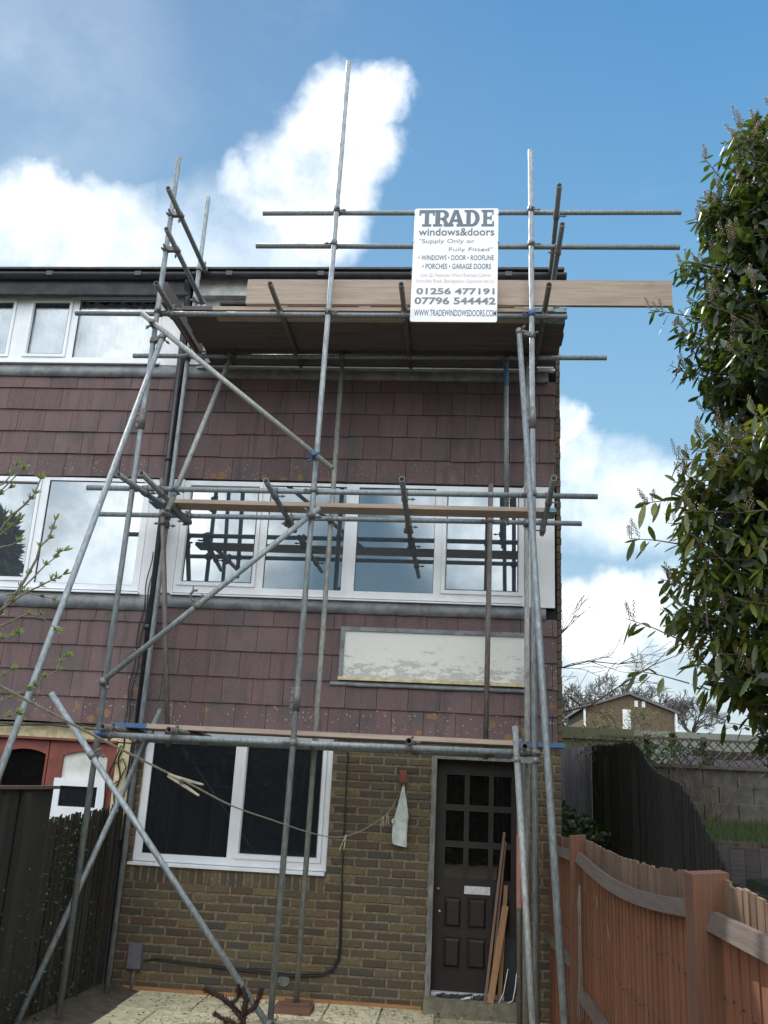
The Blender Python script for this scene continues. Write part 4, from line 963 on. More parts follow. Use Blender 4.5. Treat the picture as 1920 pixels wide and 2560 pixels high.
for ya, yb in ((-.03, -1.84), (-1.96, -5.05), (-5.18, -7.6)):
    mb = MB(); picks(ya, yb); OBJ('top_boards', mb, 'fence_top', FR, 'paler weathered board tops above the rail')
def rail(ya, yb, zf, h=.075, d=.045, mat='fence_rail'):
    mb = MB(); n = 16; vs = []
    for i in range(n + 1):
        y = ya + (yb - ya) * i / n; z = zf(y); x = fx(y)
        vs += [(x - .012, y, z), (x - d - .012, y, z + .012), (x - d * .55 - .012, y, z + h), (x - .012, y, z + h)]
    mb.add(vs, [(4 * i + k_, 4 * i + 4 + k_, 4 * i + 4 + (k_ + 1) % 4, 4 * i + (k_ + 1) % 4)[::-1] for i in range(n) for k_ in range(4)] + [(0, 1, 2, 3), (4 * n + 3, 4 * n + 2, 4 * n + 1, 4 * n)]); OBJ('rail', mb, mat, FR)
rail(-1.955, -5.05, lambda y: ftop(y) - .165 - .03 * math.sin(math.pi * (-y - 1.95) / 3.1)); rail(-.03, -1.84, lambda y: 1.36 + .04 * (-y / 1.9)); rail(-5.18, -7.6, lambda y: 1.42)
rail(-1.955, -5.05, lambda y: .56); rail(-.03, -1.84, lambda y: .64 + .05 * (-y / 1.9)); rail(-5.18, -7.6, lambda y: .58)
for y, z, w in ((-1.90, 1.585, .105), (-5.115, 1.615, .13)):
    mb = MB(); x = fx(y) - .03; h = w / 2
    mb.hexa([(x - h, y - h, -.1), (x + h, y - h, -.1), (x + h, y + h, -.1), (x - h, y + h, -.1)], [(x - h, y - h, z), (x + h, y - h, z + .012), (x + h, y + h, z + .012), (x - h, y + h, z)]); OBJ('post', mb, 'fence_post', FR)
# dry stems caught on the fence
mb = MB()
for k_ in range(7):
    x = fx(-2.1) - .05; y = -2.06 - .02 * k_ * rnd.random(); z = 1.30 - .08 * rnd.random()
    p = [(x, y, z)]
    for i in range(6): p.append((p[-1][0] - rnd.uniform(-.004, .006), p[-1][1] + rnd.uniform(-.03, .03), p[-1][2] - .13))
    mb.path(p, .0035, 4, .002)
o = OBJ('dry_stem', mb, 'rope'); TAG(o, 'long dead pale climber stems hanging down the red fence beside its first post', 'dead plant')
for y0, z0, lab in ((-2.75, 1.24, 'upper of two small dead tufts stuck to the red fence'), (-3.12, 1.13, 'lower of two small dead tufts stuck to the red fence')):
    mb = MB()
    for k_ in range(4): mb.path([(fx(y0) - .03, y0, z0), (fx(y0) - .045, y0 + rnd.uniform(-.03, .03), z0 + rnd.uniform(-.02, .05)), (fx(y0) - .04, y0 + rnd.uniform(-.05, .05), z0 + rnd.uniform(-.05, .07))], .003, 4, .002)
    o = OBJ('dry_stem', mb, 'rope'); TAG(o, lab, 'dead plant')
# dark party fence on the left
FL = THING('fence', 'dark stained boarded fence panel at the far left of the yard', 'fence', (-3.2, -3.4, 0))
mb = MB(); run_boards(mb, -1.40, -5.2, lambda y: -3.2, lambda y: 1.70, .0, .14, side=1)
OBJ('panel', mb, 'fence_black', FL)
mb = MB(); mb.box(-3.24, -3.15, -5.2, -1.38, 1.705, 1.728); OBJ('capping', mb, 'fence_rail', FL)
for y in (-1.95, -3.2, -4.4):
    mb = MB(); mb.box(-3.185, -3.13, y - .028, y + .028, .0, 1.68); OBJ('batten', mb, 'fence_black', FL)
LF = THING('fence', 'low ragged lath fence overgrown with ivy between the two houses', 'fence', (-3.2, -.7, 0))
mb = MB(); y = -.03
while y > -1.38:
    w = rnd.uniform(.012, .03); zt = 1.565 - .075 * (-y / 1.35) + rnd.uniform(-.02, .012) + (.03 if y > -.25 else 0); x = -3.2 + .10 * (1.38 + y) / 1.38 + rnd.uniform(-.010, .010); l = rnd.uniform(-.006, .006)
    mb.hexa([(x, y, .0), (x, y - w, .0), (x + .01, y - w, .0), (x + .01, y, .0)], [(x + l, y + l, zt), (x + l, y - w + l, zt - .006), (x + .01 + l, y - w + l, zt - .006), (x + .01 + l, y + l, zt)]); y -= w + .003
mb.hexa([(-3.225, -1.38, 0), (-3.215, -1.38, 0), (-3.115, -.02, 0), (-3.125, -.02, 0)], [(-3.225, -1.38, 1.44), (-3.215, -1.38, 1.44), (-3.115, -.02, 1.50), (-3.125, -.02, 1.50)])
OBJ('lath_panel', mb, 'lath', LF)
def leafcloud(mb, pts, size, elong=1.6, droop=.3):
    for c in pts:
        s_ = size * rnd.uniform(.6, 1.3); d = Vector((rnd.gauss(0, 1), rnd.gauss(0, 1), rnd.gauss(-droop, .7))).normalized(); a = d.orthogonal().normalized(); a = (Matrix.Rotation(rnd.uniform(0, 6.28), 3, d) @ a); b_ = d.cross(a)
        c = Vector(c); mb.add([c, c + d * s_ * elong * .5 + a * s_ * .45, c + d * s_ * elong, c + d * s_ * elong * .5 - a * s_ * .45 + b_ * s_ * .1], [(0, 1, 2, 3)])
mb = MB(); P_ = []
for i in range(420):
    y = rnd.gauss(-1.05, .28); z = rnd.gauss(1.12, .22)
    if -1.9 < y < -.1 and z < 1.50: P_.append((-3.17 + abs(rnd.gauss(0, .05)), y, z))
for i in range(500): P_.append((-3.16 + abs(rnd.gauss(0, .06)), rnd.uniform(-2.2, -.2), abs(rnd.gauss(.15, .45))))
leafcloud(mb, P_, .020); o = OBJ('ivy', mb, 'ivy_leaf'); TAG(o, 'dark ivy growing over the low lath fence on the left', 'ivy')

# alley side fence with falling top
FD = THING('fence', 'tall black weathered fence whose top sweeps down towards the red fence', 'fence', (1.9, 1, 0))
prof = [(4.5, 2.53), (2.83, 2.46), (1.9, 2.455), (1.41, 2.417), (1.0, 2.335), (.62, 2.18), (.24, 2.09), (-.2, 2.05), (-.63, 1.99), (-1.0, 1.85), (-1.25, 1.72), (-1.52, 1.60), (-1.68, 1.50), (-2.0, 1.34), (-4.2, 1.30)]
def pz(y):
    for (a, za), (b_, zb_) in zip(prof[:-1], prof[1:]):
        if a >= y >= b_: return za + (zb_ - za) * (a - y) / (a - b_)
    return prof[-1][1]
mb = MB(); run_boards(mb, 4.5, -4.2, lambda y: 1.9, pz, .1, .11, jz=.012); OBJ('panel', mb, 'fence_black', FD)
for y in (3, 1.2, -.6):
    mb = MB(); mb.box(1.82, 1.885, y - .03, y + .03, .3, pz(y) - .15); OBJ('post', mb, 'fence_black', FD)
FG = THING('fence', 'pale blue grey upright boards closing the passage beside the house corner', 'fence', (1.6, 4.55, 0))
mb = MB(); x = 1.15
while x < 1.89:
    w = .09; j = rnd.uniform(-.01, .01); mb.box(x, x + w, 4.52 + rnd.uniform(0, .01), 4.54, .8, 2.50 + j - .02 * math.sin((x - 1.2) * 5)); x += w + .003
OBJ('panel', mb, 'fence_grey', FG)
mb = MB(); P_ = []
for i in range(1500):
    x = rnd.uniform(1.0, 1.85); y = rnd.uniform(2.6, 4.3); zt = 1.95 - (x - 1.0) * .55 ; P_.append((x, y, .6 + (zt - .6) * rnd.random() ** .4))
leafcloud(mb, P_, .05); o = OBJ('ivy', mb, 'ivy_leaf'); TAG(o, 'dark evergreen climber at the foot of the blue grey boards by the house corner', 'ivy')
FX = THING('fence', 'green tinged boarded fence behind the house corner', 'fence', (2.6, 9, 1))
mb = MB(); x = 1.6
while x < 3.35: mb.box(x, x + .14, 9.0, 9.02, 1, 2.90 + rnd.uniform(-.01, .01)); x += .145
OBJ('panel', mb, 'fence_green', FX); mb = MB(); mb.box(1.6, 3.35, 8.95, 8.998, 2.86, 2.93); OBJ('capping', mb, 'fence_green', FX)
mb = MB(); mb.box(1.6, 3.35, 9.1, 9.12, 2.6, 3.08); OBJ('gravel_board', mb, 'fence_green', FX)
# raised garden wall and trellis
GW = THING('garden_wall', 'dull brown block garden wall under the trellis', 'wall', (3.4, 4, 1))
mb = MB(); z = 1.2; r = 0
while z < 2.16:
    x = 1.95 + (.2 if r % 2 else 0)
    while x < 7: mb.box(x, x + .43, 4.0 + rnd.uniform(-.006, .006), 4.2, z, z + .205); x += .44
    z += .213; r += 1
OBJ('blockwork', mb, 'stone_wall', GW); mb = MB(); mb.box(1.93, 7, 3.96, 4.24, z, z + .03); OBJ('coping', mb, 'stone_wall', GW)
TR = THING('trellis', 'weathered diamond trellis panel on top of the garden wall', 'trellis', (3.4, 4.1, z))
mb = MB(); z0 = z + .03; z1 = z0 + .33
for sgn in (1, -1):
    x = 1.6
    while x < 7:
        a = x if sgn > 0 else x + .33; b_ = x + .33 if sgn > 0 else x
        mb.beam((a, 4.1 + .012 * sgn, z0), (b_, 4.1 + .012 * sgn, z1), .011, .028, Vector((0, 1, 0))); x += .125
mb.box(1.95, 7, 4.07, 4.13, z1, z1 + .03); mb.box(1.95, 7, 4.07, 4.13, z0, z0 + .02)
OBJ('lattice', mb, 'fence_rail', TR)
for x in (2.55, 3.3, 4.2, 5.2):
    mb = MB(); mb.box(x, x + .07, 4.135, 4.2, z0, z1 + .06); OBJ('post', mb, 'fence_rail', TR)
mb = MB()
for k_ in range(46):
    x = rnd.uniform(2.0, 3.5); y = rnd.uniform(3.7, 3.95); p = [Vector((x, y, 1.6))]
    for i in range(7): p.append(p[-1] + Vector((rnd.uniform(-.1, .1), rnd.uniform(-.03, .03), rnd.uniform(.05, .17))))
    mb.path(p, .009, 4, .003)
P_ = [(rnd.gauss(2.6, .45), rnd.uniform(3.6, 4.1), rnd.gauss(2.45, .10)) for i in range(700)]
o = OBJ('climber', mb, 'bark_brown'); TAG(o, 'bare tangled climber stems in front of the trellis and block wall', 'climber')
lc = MB(); leafcloud(lc, P_, .03); OBJ('foliage', lc, 'ivy_leaf', o); 
# timber retaining edge and grass
mb = MB()
for k_ in range(3): mb.box(1.95, 5.5, 1.0 + .02 * k_, 1.05 + .02 * k_, .9 + .2 * k_, 1.09 + .2 * k_)
o = OBJ('retaining_edge', mb, 'fence_rail'); TAG(o, 'grey timber retaining edge below the grassy bank on the right', 'retaining wall')
mb = MB()
for i in range(5200):
    x = rnd.uniform(1.9, 5.2); y = rnd.uniform(1.0, 3.95); zb = 1.45 + .05 * (y - 1); h = rnd.uniform(.04, .14); a = rnd.uniform(0, 6.28); l = rnd.uniform(-.05, .05)
    mb.add([(x, y, zb), (x + .012 * math.cos(a), y + .012 * math.sin(a), zb), (x + l, y + l * .5, zb + h)], [(0, 1, 2)])
mb.add([(1.92, 1.02, 1.43), (5.5, 1.02, 1.43), (5.5, 4.0, 1.6), (1.92, 4.0, 1.6)], [(0, 1, 2, 3)])
STRUCT('grass', mb, 'grass_blade', 'stuff')
FLW = THING('fence', 'low grey brown boards on the right behind the red fence', 'fence', (3, -.5, 1))
mb = MB(); x = 1.93
while x < 5.5: mb.box(x, x + .12, -.5 + rnd.uniform(0, .006), -.48, .6, 1.50 + rnd.uniform(-.008, .008)); x += .123
OBJ('panel', mb, 'board_dark', FLW)
FP = THING('fence', 'pale wavy topped fence behind the trellis on the right', 'fence', (6, 11, 1.5))
mb = MB(); x = 4.6
while x < 10: mb.box(x, x + .09, 11.0, 11.02, 1.2, 2.92 - .12 * abs(math.sin((x - 4.6) * 1.7)) + rnd.uniform(-.01, .01)); x += .095
OBJ('panel', mb, 'fence_grey', FP)
PG = THING('pergola', 'dark timber beam on posts above the trellis on the right', 'pergola', (6, 10.4, 1.5))
mb = MB(); n = 24; vs = []
for i in range(n + 1):
    x = 4.75 + 3.6 * i / n; z = 2.80 - .06 * abs(math.sin((x - 4.75) * 2.2)); vs += [(x, 10.35, z - .09), (x, 10.35, z + .07), (x, 10.45, z + .07), (x, 10.45, z - .09)]
mb.add(vs, [(4 * i + k_, 4 * i + 4 + k_, 4 * i + 4 + (k_ + 1) % 4, 4 * i + (k_ + 1) % 4) for i in range(n) for k_ in range(4)]); OBJ('beam', mb, 'fence_black', PG)
for x in (4.95, 7.3):
    mb = MB(); mb.box(x, x + .18, 10.36, 10.44, 1.2, 2.72); OBJ('post', mb, 'fence_black', PG)
for k_, (x, y, h, r) in enumerate(((3.70, 9.6, .60, .12), (4.17, 9.6, .66, .17))):
    mb = MB(); P_ = []
    for i in range(500):
        u = rnd.random() ** .6; rr = r * (1 - u * .75) * rnd.random() ** .4; a = rnd.uniform(0, 6.28); P_.append((x + rr * math.cos(a), y + rr * math.sin(a), 2.42 + h * u))
    leafcloud(mb, P_, .035, 1.5, -.4); c_ = THING('conifer', ['slimmer of two small dark pointed conifers behind the trellis', 'broader of two small dark pointed conifers behind the trellis'][k_], 'conifer', (x, y, 1.5), 'small dark conifers'); OBJ('crown', mb, 'hedge_leaf', c_)
    mb = MB(); mb.tube((x, y, 1.1), (x, y, 2.6), .03, n=8); OBJ('trunk', mb, 'bark_brown', c_)

# ------------------------------------------------------------------ far house
FH = THING('gabled_house', 'distant brown brick gable ended house on the hill behind bare trees', 'house', (14.5, 72, 6))
mb = MB(); mb.prism([(10.8, 5.5), (18.1, 5.5), (18.1, 8.72), (14.4, 10.05), (10.8, 8.85)], 70, 82); OBJ('wall', mb, 'far_brick', FH)
mb = MB(); mb.prism([(10.45, 8.70), (14.4, 10.06), (14.4, 10.26), (10.45, 8.88)], 69.7, 82.3); mb.prism([(14.4, 10.06), (18.5, 8.56), (18.5, 8.74), (14.4, 10.26)], 69.7, 82.3); OBJ('roof', mb, 'far_roof', FH)
mb = MB(); mb.box(13.85, 14.5, 69.9, 70.02, 7.2, 8.80); OBJ('door', mb, 'far_white', FH)
for x, z in ((14.85, 9.05), (15.45, 9.02)): mb = MB(); mb.box(x, x + .28, 69.9, 70.02, z, z + .5); OBJ('window', mb, 'far_white', FH)
mb = MB(); mb.box(10.62, 10.78, 69.8, 69.95, 6, 8.9); mb.box(18.12, 18.3, 69.8, 69.95, 6, 8.75); OBJ('downpipe', mb, 'far_white', FH)

# ------------------------------------------------------------------ trees
def bare(mb, p, d, L, r, depth, spread=.55, gnarl=.25, up=.12, kids=(2, 3), minr=.012, tips=None):
    n = 4; pts = [Vector(p)]; dd = Vector(d)
    for i in range(n):
        dd = (dd + Vector((rnd.gauss(0, gnarl), rnd.gauss(0, gnarl), rnd.gauss(0, gnarl) + up)) * .35).normalized(); pts.append(pts[-1] + dd * L / n)
    mb.path(pts, max(r, minr), 5 if depth > 2 else 3, max(r * .62, minr))
    if depth == 0:
        if tips is not None: tips.append(pts[-1])
        return
    for k_ in range(rnd.randint(*kids)):
        a = rnd.uniform(0, 6.28); o1 = dd.orthogonal().normalized(); o1 = Matrix.Rotation(a, 3, dd) @ o1
        nd = (dd + o1 * spread * rnd.uniform(.5, 1.3)).normalized(); st = pts[rnd.choice([2, 3, 4, 4])] if k_ else pts[-1]
        bare(mb, st, nd, L * rnd.uniform(.62, .85), r * .62, depth - 1, spread, gnarl, up, kids, minr, tips)
specs = [((12.0, 92, 7), 6.6, 'bare winter tree on the hill, leftmost behind the gabled house'), ((16.6, 90, 7), 7.4, 'tallest bare winter tree, rising above the gabled roof'), ((20.6, 94, 7), 6.6, 'bare winter tree rising just right of the gabled roof'),
         ((25.0, 92, 7), 5.6, 'rightmost bare winter tree, next to the laurel edge'), ((8.8, 95, 7), 5.6, 'bare winter tree half hidden by the house corner')]
for (x, y, z), h, lab in specs:
    T = THING('bare_tree', lab, 'tree', (x, y, z), 'bare trees on the hill')
    mb = MB(); mb.path([(x, y, z - 1), (x + .05, y, z + h * .16), (x, y, z + h * .3)], .3, 8, .22); OBJ('trunk', mb, 'bark_pale', T)
    mb = MB()
    for k_ in range(7):
        a = k_ * .9 + rnd.uniform(-.3, .3); bare(mb, (x, y, z + h * rnd.uniform(.14, .3)), Vector((math.cos(a) * .9, math.sin(a) * .9, .9)).normalized(), h * .25, .13, 6, .62, .3, .08, (2, 3), .026)
    OBJ('crown', mb, 'bark_pale', T)
# budding small tree in the middle distance
T = THING('budding_tree', 'small brownish tree coming into bud in front of the gabled house', 'tree', (5.9, 25, 2.4))
mb = MB(); mb.path([(5.9, 25, 1.8), (5.95, 25, 2.8), (5.9, 25, 3.3)], .09, 8, .06); OBJ('trunk', mb, 'bark_brown', T)
mb = MB(); tips = []
for k_ in range(6): bare(mb, (5.9, 25, 3.0 + .08 * k_), Vector((math.cos(k_ * 1.1), math.sin(k_ * 1.1), .75)).normalized(), .68, .035, 5, .7, .35, .05, (2, 3), .008, tips)
OBJ('crown', mb, 'bark_brown', T); mb = MB(); leafcloud(mb, [t_ + Vector((rnd.gauss(0, .07), rnd.gauss(0, .07), rnd.gauss(0, .07))) for t_ in tips for _ in range(2)], .04); OBJ('foliage', mb, 'budding_leaf', T)
# tree behind the corner whose bare branches reach out
T = THING('bare_tree', 'near bare tree hidden behind the house, thin branches reaching out past its corner', 'tree', (.2, 9.5, 0))
mb = MB(); mb.path([(.2, 9.5, 0), (.25, 9.5, 2), (.3, 9.5, 3.4)], .16, 8, .11); OBJ('trunk', mb, 'bark_brown', T)
mb = MB()
def limb(pts, r, sub=7):
    mb.path(pts, r, 5, .006)
    for k_ in range(sub):
        i = rnd.randint(1, len(pts) - 2); p = Vector(pts[i]); d = (Vector(pts[i + 1]) - p).normalized()
        bare(mb, p, (d + Vector((rnd.uniform(-.2, .3), rnd.uniform(-.3, .3), rnd.uniform(-.4, .7)))).normalized(), .42, .010, 2, .5, .25, .05, (2, 2), .0045)
limb([(.3, 9.5, 3.0), (1.2, 8.8, 3.15), (1.9, 8.2, 3.27), (2.4, 8.1, 3.40), (2.9, 8, 3.75), (3.5, 8, 4.15), (4.1, 8, 4.42)], .028, 9)
limb([(.3, 9.5, 3.3), (1.2, 8.9, 3.95), (1.9, 8.3, 4.08), (2.4, 8.1, 4.2), (2.9, 8, 4.15), (3.4, 8, 4.22)], .020, 8)
limb([(.3, 9.5, 3.4), (1.2, 8.9, 4.3), (1.9, 8.3, 4.7), (2.3, 8.1, 5.1)], .02, 7); limb([(.3, 9.5, 3.2), (1.4, 8.9, 3.55), (2.0, 8.3, 3.6), (2.5, 8.1, 3.2)], .018, 6)
OBJ('crown', mb, 'bark_brown', T)

# ------------------------------------------------------------------ laurel
LT = THING('laurel_tree', 'tall glossy evergreen laurel with flower spikes filling the right edge', 'tree', (3.0, -2.6, 1.2))
edge = [(1.98, 2.05), (2.3, 1.88), (2.48, 1.78), (2.62, 1.60), (2.9, 1.50), (3.2, 1.48), (3.5, 1.50), (3.9, 1.52), (4.15, 1.56), (4.30, 1.70), (4.42, 1.98), (4.52, 2.0), (4.66, 1.70), (4.99, 1.61), (5.35, 1.58), (5.55, 1.66), (5.9, 1.70), (6.16, 1.83), (6.6, 1.98), (6.9, 2.25), (7.2, 2.65), (7.45, 3.1)]
def ez(z):
    if z <= edge[0][0]: return edge[0][1]
    for (a, xa), (b_, xb) in zip(edge[:-1], edge[1:]):
        if a <= z <= b_: return xa + (xb - xa) * (z - a) / (b_ - a)
    return edge[-1][1]
mbL = MB(); mbL2 = MB(); mbF = MB(); mbS = MB()
def leaf(mb, p, d, L, wid, side, curl):
    nrm = d.cross(side).normalized(); p = Vector(p); vs = []
    for u, wv in ((0, .05), (.25, .72), (.55, 1.0), (.82, .72), (1.0, .03)):
        c = p + d * (L * u) - Vector((0, 0, 1)) * (curl * L * u * u); s_ = side * (wid * wv / 2)
        vs += [c - s_ + nrm * wid * .10 * wv, c, c + s_ + nrm * wid * .10 * wv]
    mb.add(vs, [(3 * i + k_, 3 * i + k_ + 1, 3 * i + k_ + 4, 3 * i + k_ + 3) for i in range(4) for k_ in range(2)], True)
def shoot(base, d, nl, L, spike):
    tip = base + d * .28
    mbS.path([base - d * .10, base + d * .1 + Vector((0, 0, .01)), tip], .006, 4, .003)
    for i in range(nl):
        u = .25 + .75 * i / nl; a = i * 2.4 + rnd.uniform(-.4, .4); o1 = Matrix.Rotation(a, 3, d) @ d.orthogonal().normalized()
        dd = (d * rnd.uniform(.25, .8) + o1 + Vector((0, 0, rnd.uniform(-.9, .1)))).normalized(); sd_ = dd.cross(Vector((rnd.gauss(0, .35), rnd.gauss(0, .35), 1))).normalized()
        leaf(mbL if base.z > 4.5 + .15 * math.sin(base.y * 3) else mbL2, base + d * .28 * u, dd, L * rnd.uniform(.75, 1.15), L * rnd.uniform(.27, .35), sd_, rnd.uniform(.05, .5))
    if spike:
        for k_ in range(rnd.choice([1, 2, 3])):
            sd2 = (Vector((rnd.gauss(0, .3), rnd.gauss(0, .3), 1)) + d * .25).normalized(); h = rnd.uniform(.09, .17); p0 = tip - d * rnd.uniform(0, .1)
            mbS.path([p0, p0 + sd2 * h], .003, 3, .002)
            for q in range(26):
                u = .2 + .8 * q / 26; a = q * 2.4; o1 = Matrix.Rotation(a, 3, sd2) @ sd2.orthogonal().normalized(); rr = .013 * (1.15 - u * .6); c = p0 + sd2 * h * u + o1 * rr; s_ = .0062
                t2 = sd2.cross(o1)
                mbF.add([c - t2 * s_, c + o1 * s_ * 1.2, c + t2 * s_, c + sd2 * s_ * 1.5], [(0, 1, 3), (1, 2, 3), (0, 3, 2)])
CX, CY = 3.05, -2.6
cnt = 0; tries = 0
while cnt < 2900 and tries < 90000:
    tries += 1
    z = rnd.uniform(1.95, 7.35); r = (CX - ez(z)) * 1.0 - .02
    if r < .12: continue
    ry = min(1.0, r * .8); a = rnd.uniform(0, 6.283); q = rnd.random() ** .28
    # knobbly outline
    kn = 1 + .10 * math.sin(3 * a + z * 2.3) + .07 * math.sin(7 * a - z * 4.1)
    x = CX - r * q * kn * math.cos(a) ; y = CY + ry * q * kn * math.sin(a)
    if x < ez(z) - .02: x = ez(z) - .02 + rnd.uniform(0, .05)
    if z < 2.6 and rnd.random() < .35: continue
    if x > 4.1: continue
    d = (Vector((x - CX, (y - CY), 0)).normalized() * .9 + Vector((rnd.gauss(0, .35), rnd.gauss(0, .35), rnd.uniform(-.1, .75)))).normalized()
    shoot(Vector((x, y, z)) - d * .2, d, rnd.randint(7, 11), .112 if z > 4.4 else .125, rnd.random() < (.52 if z > 3.6 else .3)); cnt += 1
for (x, y, z), d in (((1.98, -2.5, 6.55), (-.5, 0, .85)), ((2.12, -2.5, 6.62), (-.1, 0, 1)), ((2.28, -2.5, 6.88), (-.5, .1, .8)), ((1.66, -2.5, 5.35), (-1, 0, .2)), ((1.44, -2.6, 3.55), (-1, 0, .1)), ((1.38, -2.6, 2.92), (-1, -.1, .35)), ((1.52, -2.6, 3.86), (-1, 0, -.1)), ((1.42, -2.6, 2.62), (-1, 0, .2))):
    shoot(Vector(x if isinstance(x, tuple) else (x, y, z)), Vector(d).normalized(), 6, .14, True)
OBJ('crown', mbL, 'laurel_leaf', LT, 'upper dark mass of leaves'); OBJ('crown', mbL2, 'laurel_leaf_young_sunlit', LT, 'lower mass of yellow green leaves'); o = OBJ('flower_spikes', mbF, 'laurel_flower', LT); o['kind'] = 'stuff'; OBJ('twigs', mbS, 'bark_twig', LT)
mb = MB(); 
for k_ in range(5):
    a = k_ * 1.3; mb.path([(CX + .08 * math.cos(a), CY + .08 * math.sin(a), 1.0), (CX + .25 * math.cos(a), CY + .25 * math.sin(a), 3.2), (CX + .35 * math.cos(a), CY + .4 * math.sin(a), 5.2), (CX + .2 * math.cos(a), CY + .3 * math.sin(a), 6.9)], .06, 8, .02)
# inner darkness: dense inner leaves
OBJ('trunk', mb, 'bark_brown', LT)
mb = MB(); P_ = []
for i in range(17000):
    z = rnd.uniform(2.1, 7.0); r = (CX - ez(z)) * .88
    if r < .1: continue
    a = rnd.uniform(0, 6.283); q = rnd.random() ** .5; P_.append((CX - r * q * math.cos(a), CY + min(.9, r) * q * math.sin(a), z))
leafcloud(mb, P_, .095, 1.7, .4); OBJ('inner_foliage', mb, 'laurel_leaf', LT)

# ------------------------------------------------------------------ budding shrub, near left
SB = THING('budding_shrub', 'near shrub with pale green opening buds at the left edge', 'shrub', (-2.35, -5.0, 0))
mbS = MB(); mbL = MB()
def bud(p, d, s_):
    d = Vector(d).normalized()
    for k_ in range(rnd.randint(4, 6)):
        o1 = Matrix.Rotation(k_ * 2.4, 3, d) @ d.orthogonal().normalized(); dd = (d + o1 * rnd.uniform(.25, .75)).normalized(); leaf(mbL, p, dd, s_ * rnd.uniform(.7, 1.2), s_ * .30, dd.cross(o1 + d * .1).normalized(), -.1)
Y5 = -5.0
def stem(pts, r):
    P = [Vector((x, Y5 + (i * .02), z)) for i, (x, z) in enumerate(pts)]; Q = [P[0]]
    for a, b_ in zip(P[:-1], P[1:]): Q += [a + (b_ - a) * .5 + Vector((rnd.gauss(0, .004), rnd.gauss(0, .01), rnd.gauss(0, .004))), b_]
    mbS.path(Q, r, 6, r * .45)
    for i in range(1, len(Q)):
        d = (Q[i] - Q[i - 1]).normalized()
        if rnd.random() < .65:
            for sg in (1, -1): bud(Q[i], d + Vector((sg * .8, rnd.gauss(0, .4), .1)), .027)
    bud(Q[-1], Q[-1] - Q[-2], .040)
stem([(-2.35, 2.0), (-2.2, 2.6), (-2.06, 2.90), (-1.99, 3.01), (-1.96, 3.07), (-1.954, 3.15)], .007)
stem([(-2.2, 2.7), (-2.05, 2.864), (-2.0, 2.93)], .004); stem([(-2.3, 2.6), (-2.04, 2.80), (-1.985, 2.83)], .005)
stem([(-2.2, 2.2), (-2.0, 2.50), (-1.935, 2.62), (-1.89, 2.76), (-1.86, 2.86), (-1.852, 2.95)], .008); stem([(-1.95, 2.55), (-1.86, 2.68), (-1.80, 2.76), (-1.775, 2.80)], .004)
stem([(-2.0, 2.5), (-1.89, 2.60), (-1.80, 2.66), (-1.76, 2.69)], .005); stem([(-1.97, 2.58), (-1.9, 2.60), (-1.785, 2.58)], .004)
stem([(-2.3, 2.1), (-2.0, 2.44), (-1.92, 2.49), (-1.84, 2.51), (-1.77, 2.46)], .005); stem([(-2.3, 2.0), (-1.97, 2.39), (-1.92, 2.42)], .004)
stem([(-2.4, 2.9), (-2.08, 3.10), (-2.05, 3.19)], .005); stem([(-2.4, 2.95), (-2.10, 3.05), (-2.02, 3.17)], .005); stem([(-2.4, 2.9), (-2.12, 3.0), (-2.07, 3.08)], .004)
stem([(-2.3, 1.9), (-1.98, 2.20), (-1.92, 2.26)], .004); stem([(-2.2, 2.0), (-1.9, 2.14), (-1.80, 2.20), (-1.72, 2.27), (-1.70, 2.33)], .003); stem([(-2.2, 2.0), (-1.95, 2.12), (-1.83, 2.18)], .003); stem([(-2.3, 1.8), (-1.95, 2.05), (-1.86, 2.08)], .003)
stem([(-2.35, .0), (-2.4, 1.0), (-2.35, 2.0)], .016); stem([(-2.35, .0), (-2.45, 1.5), (-2.4, 2.9)], .014); stem([(-2.35, .2), (-2.3, 1.2), (-2.2, 2.2)], .014)
OBJ('stems', mbS, 'bark_twig', SB); OBJ('leaves', mbL, 'bud_leaf', SB)
# sumac at the bottom edge
SM = THING('sumac_shrub', 'young sumac with furry red brown stems at the bottom edge', 'shrub', (-.95, -4.5, 0))
mb = MB(); YS = -4.5
def fuzz(pts, r):
    r *= 1.5; P = [Vector(p) for p in pts]; mb.path(P, r * .6, 8, r * .5)
    for a, b_ in zip(P[:-1], P[1:]):
        d = (b_ - a).normalized(); n = int((b_ - a).length / .00035)
        for i in range(n):
            c = a + (b_ - a) * rnd.random(); an = rnd.uniform(0, 6.28); o1 = Matrix.Rotation(an, 3, d) @ d.orthogonal().normalized(); l = r * rnd.uniform(.9, 1.9); tt = d.cross(o1) * .0022; q = c + (o1 + d * .5).normalized() * l
            mb.add([c + o1 * r * .4 - tt, c + o1 * r * .4 + tt, q], [(0, 1, 2)])
fuzz([(-.86, YS, .3), (-.868, YS, .82), (-.872, YS, .90), (-.865, YS, .965), (-.890, YS, 1.005)], .014)
fuzz([(-.870, YS, .885), (-.925, YS, .935), (-.975, YS, .965), (-1.03, YS, .985), (-1.05, YS, .995)], .013); fuzz([(-.868, YS, .905), (-.825, YS, .935), (-.806, YS, .985), (-.803, YS, 1.01)], .011)
fuzz([(-.868, YS, .84), (-.92, YS, .875), (-.965, YS, .885), (-1.0, YS, .90)], .010); fuzz([(-.868, YS, .76), (-.95, YS, .82), (-1.01, YS, .835)], .010); fuzz([(-.93, YS, .935), (-.90, YS, .97), (-.905, YS, 1.02)], .008)
OBJ('stems', mb, 'sumac_fuzz', SM)
mb = MB(); leaf(mb, (-.945, YS, .82), Vector((0, 0, 1)), .06, .028, Vector((1, 0, 0)), 0); OBJ('leaf', mb, 'ivy_leaf', SM)

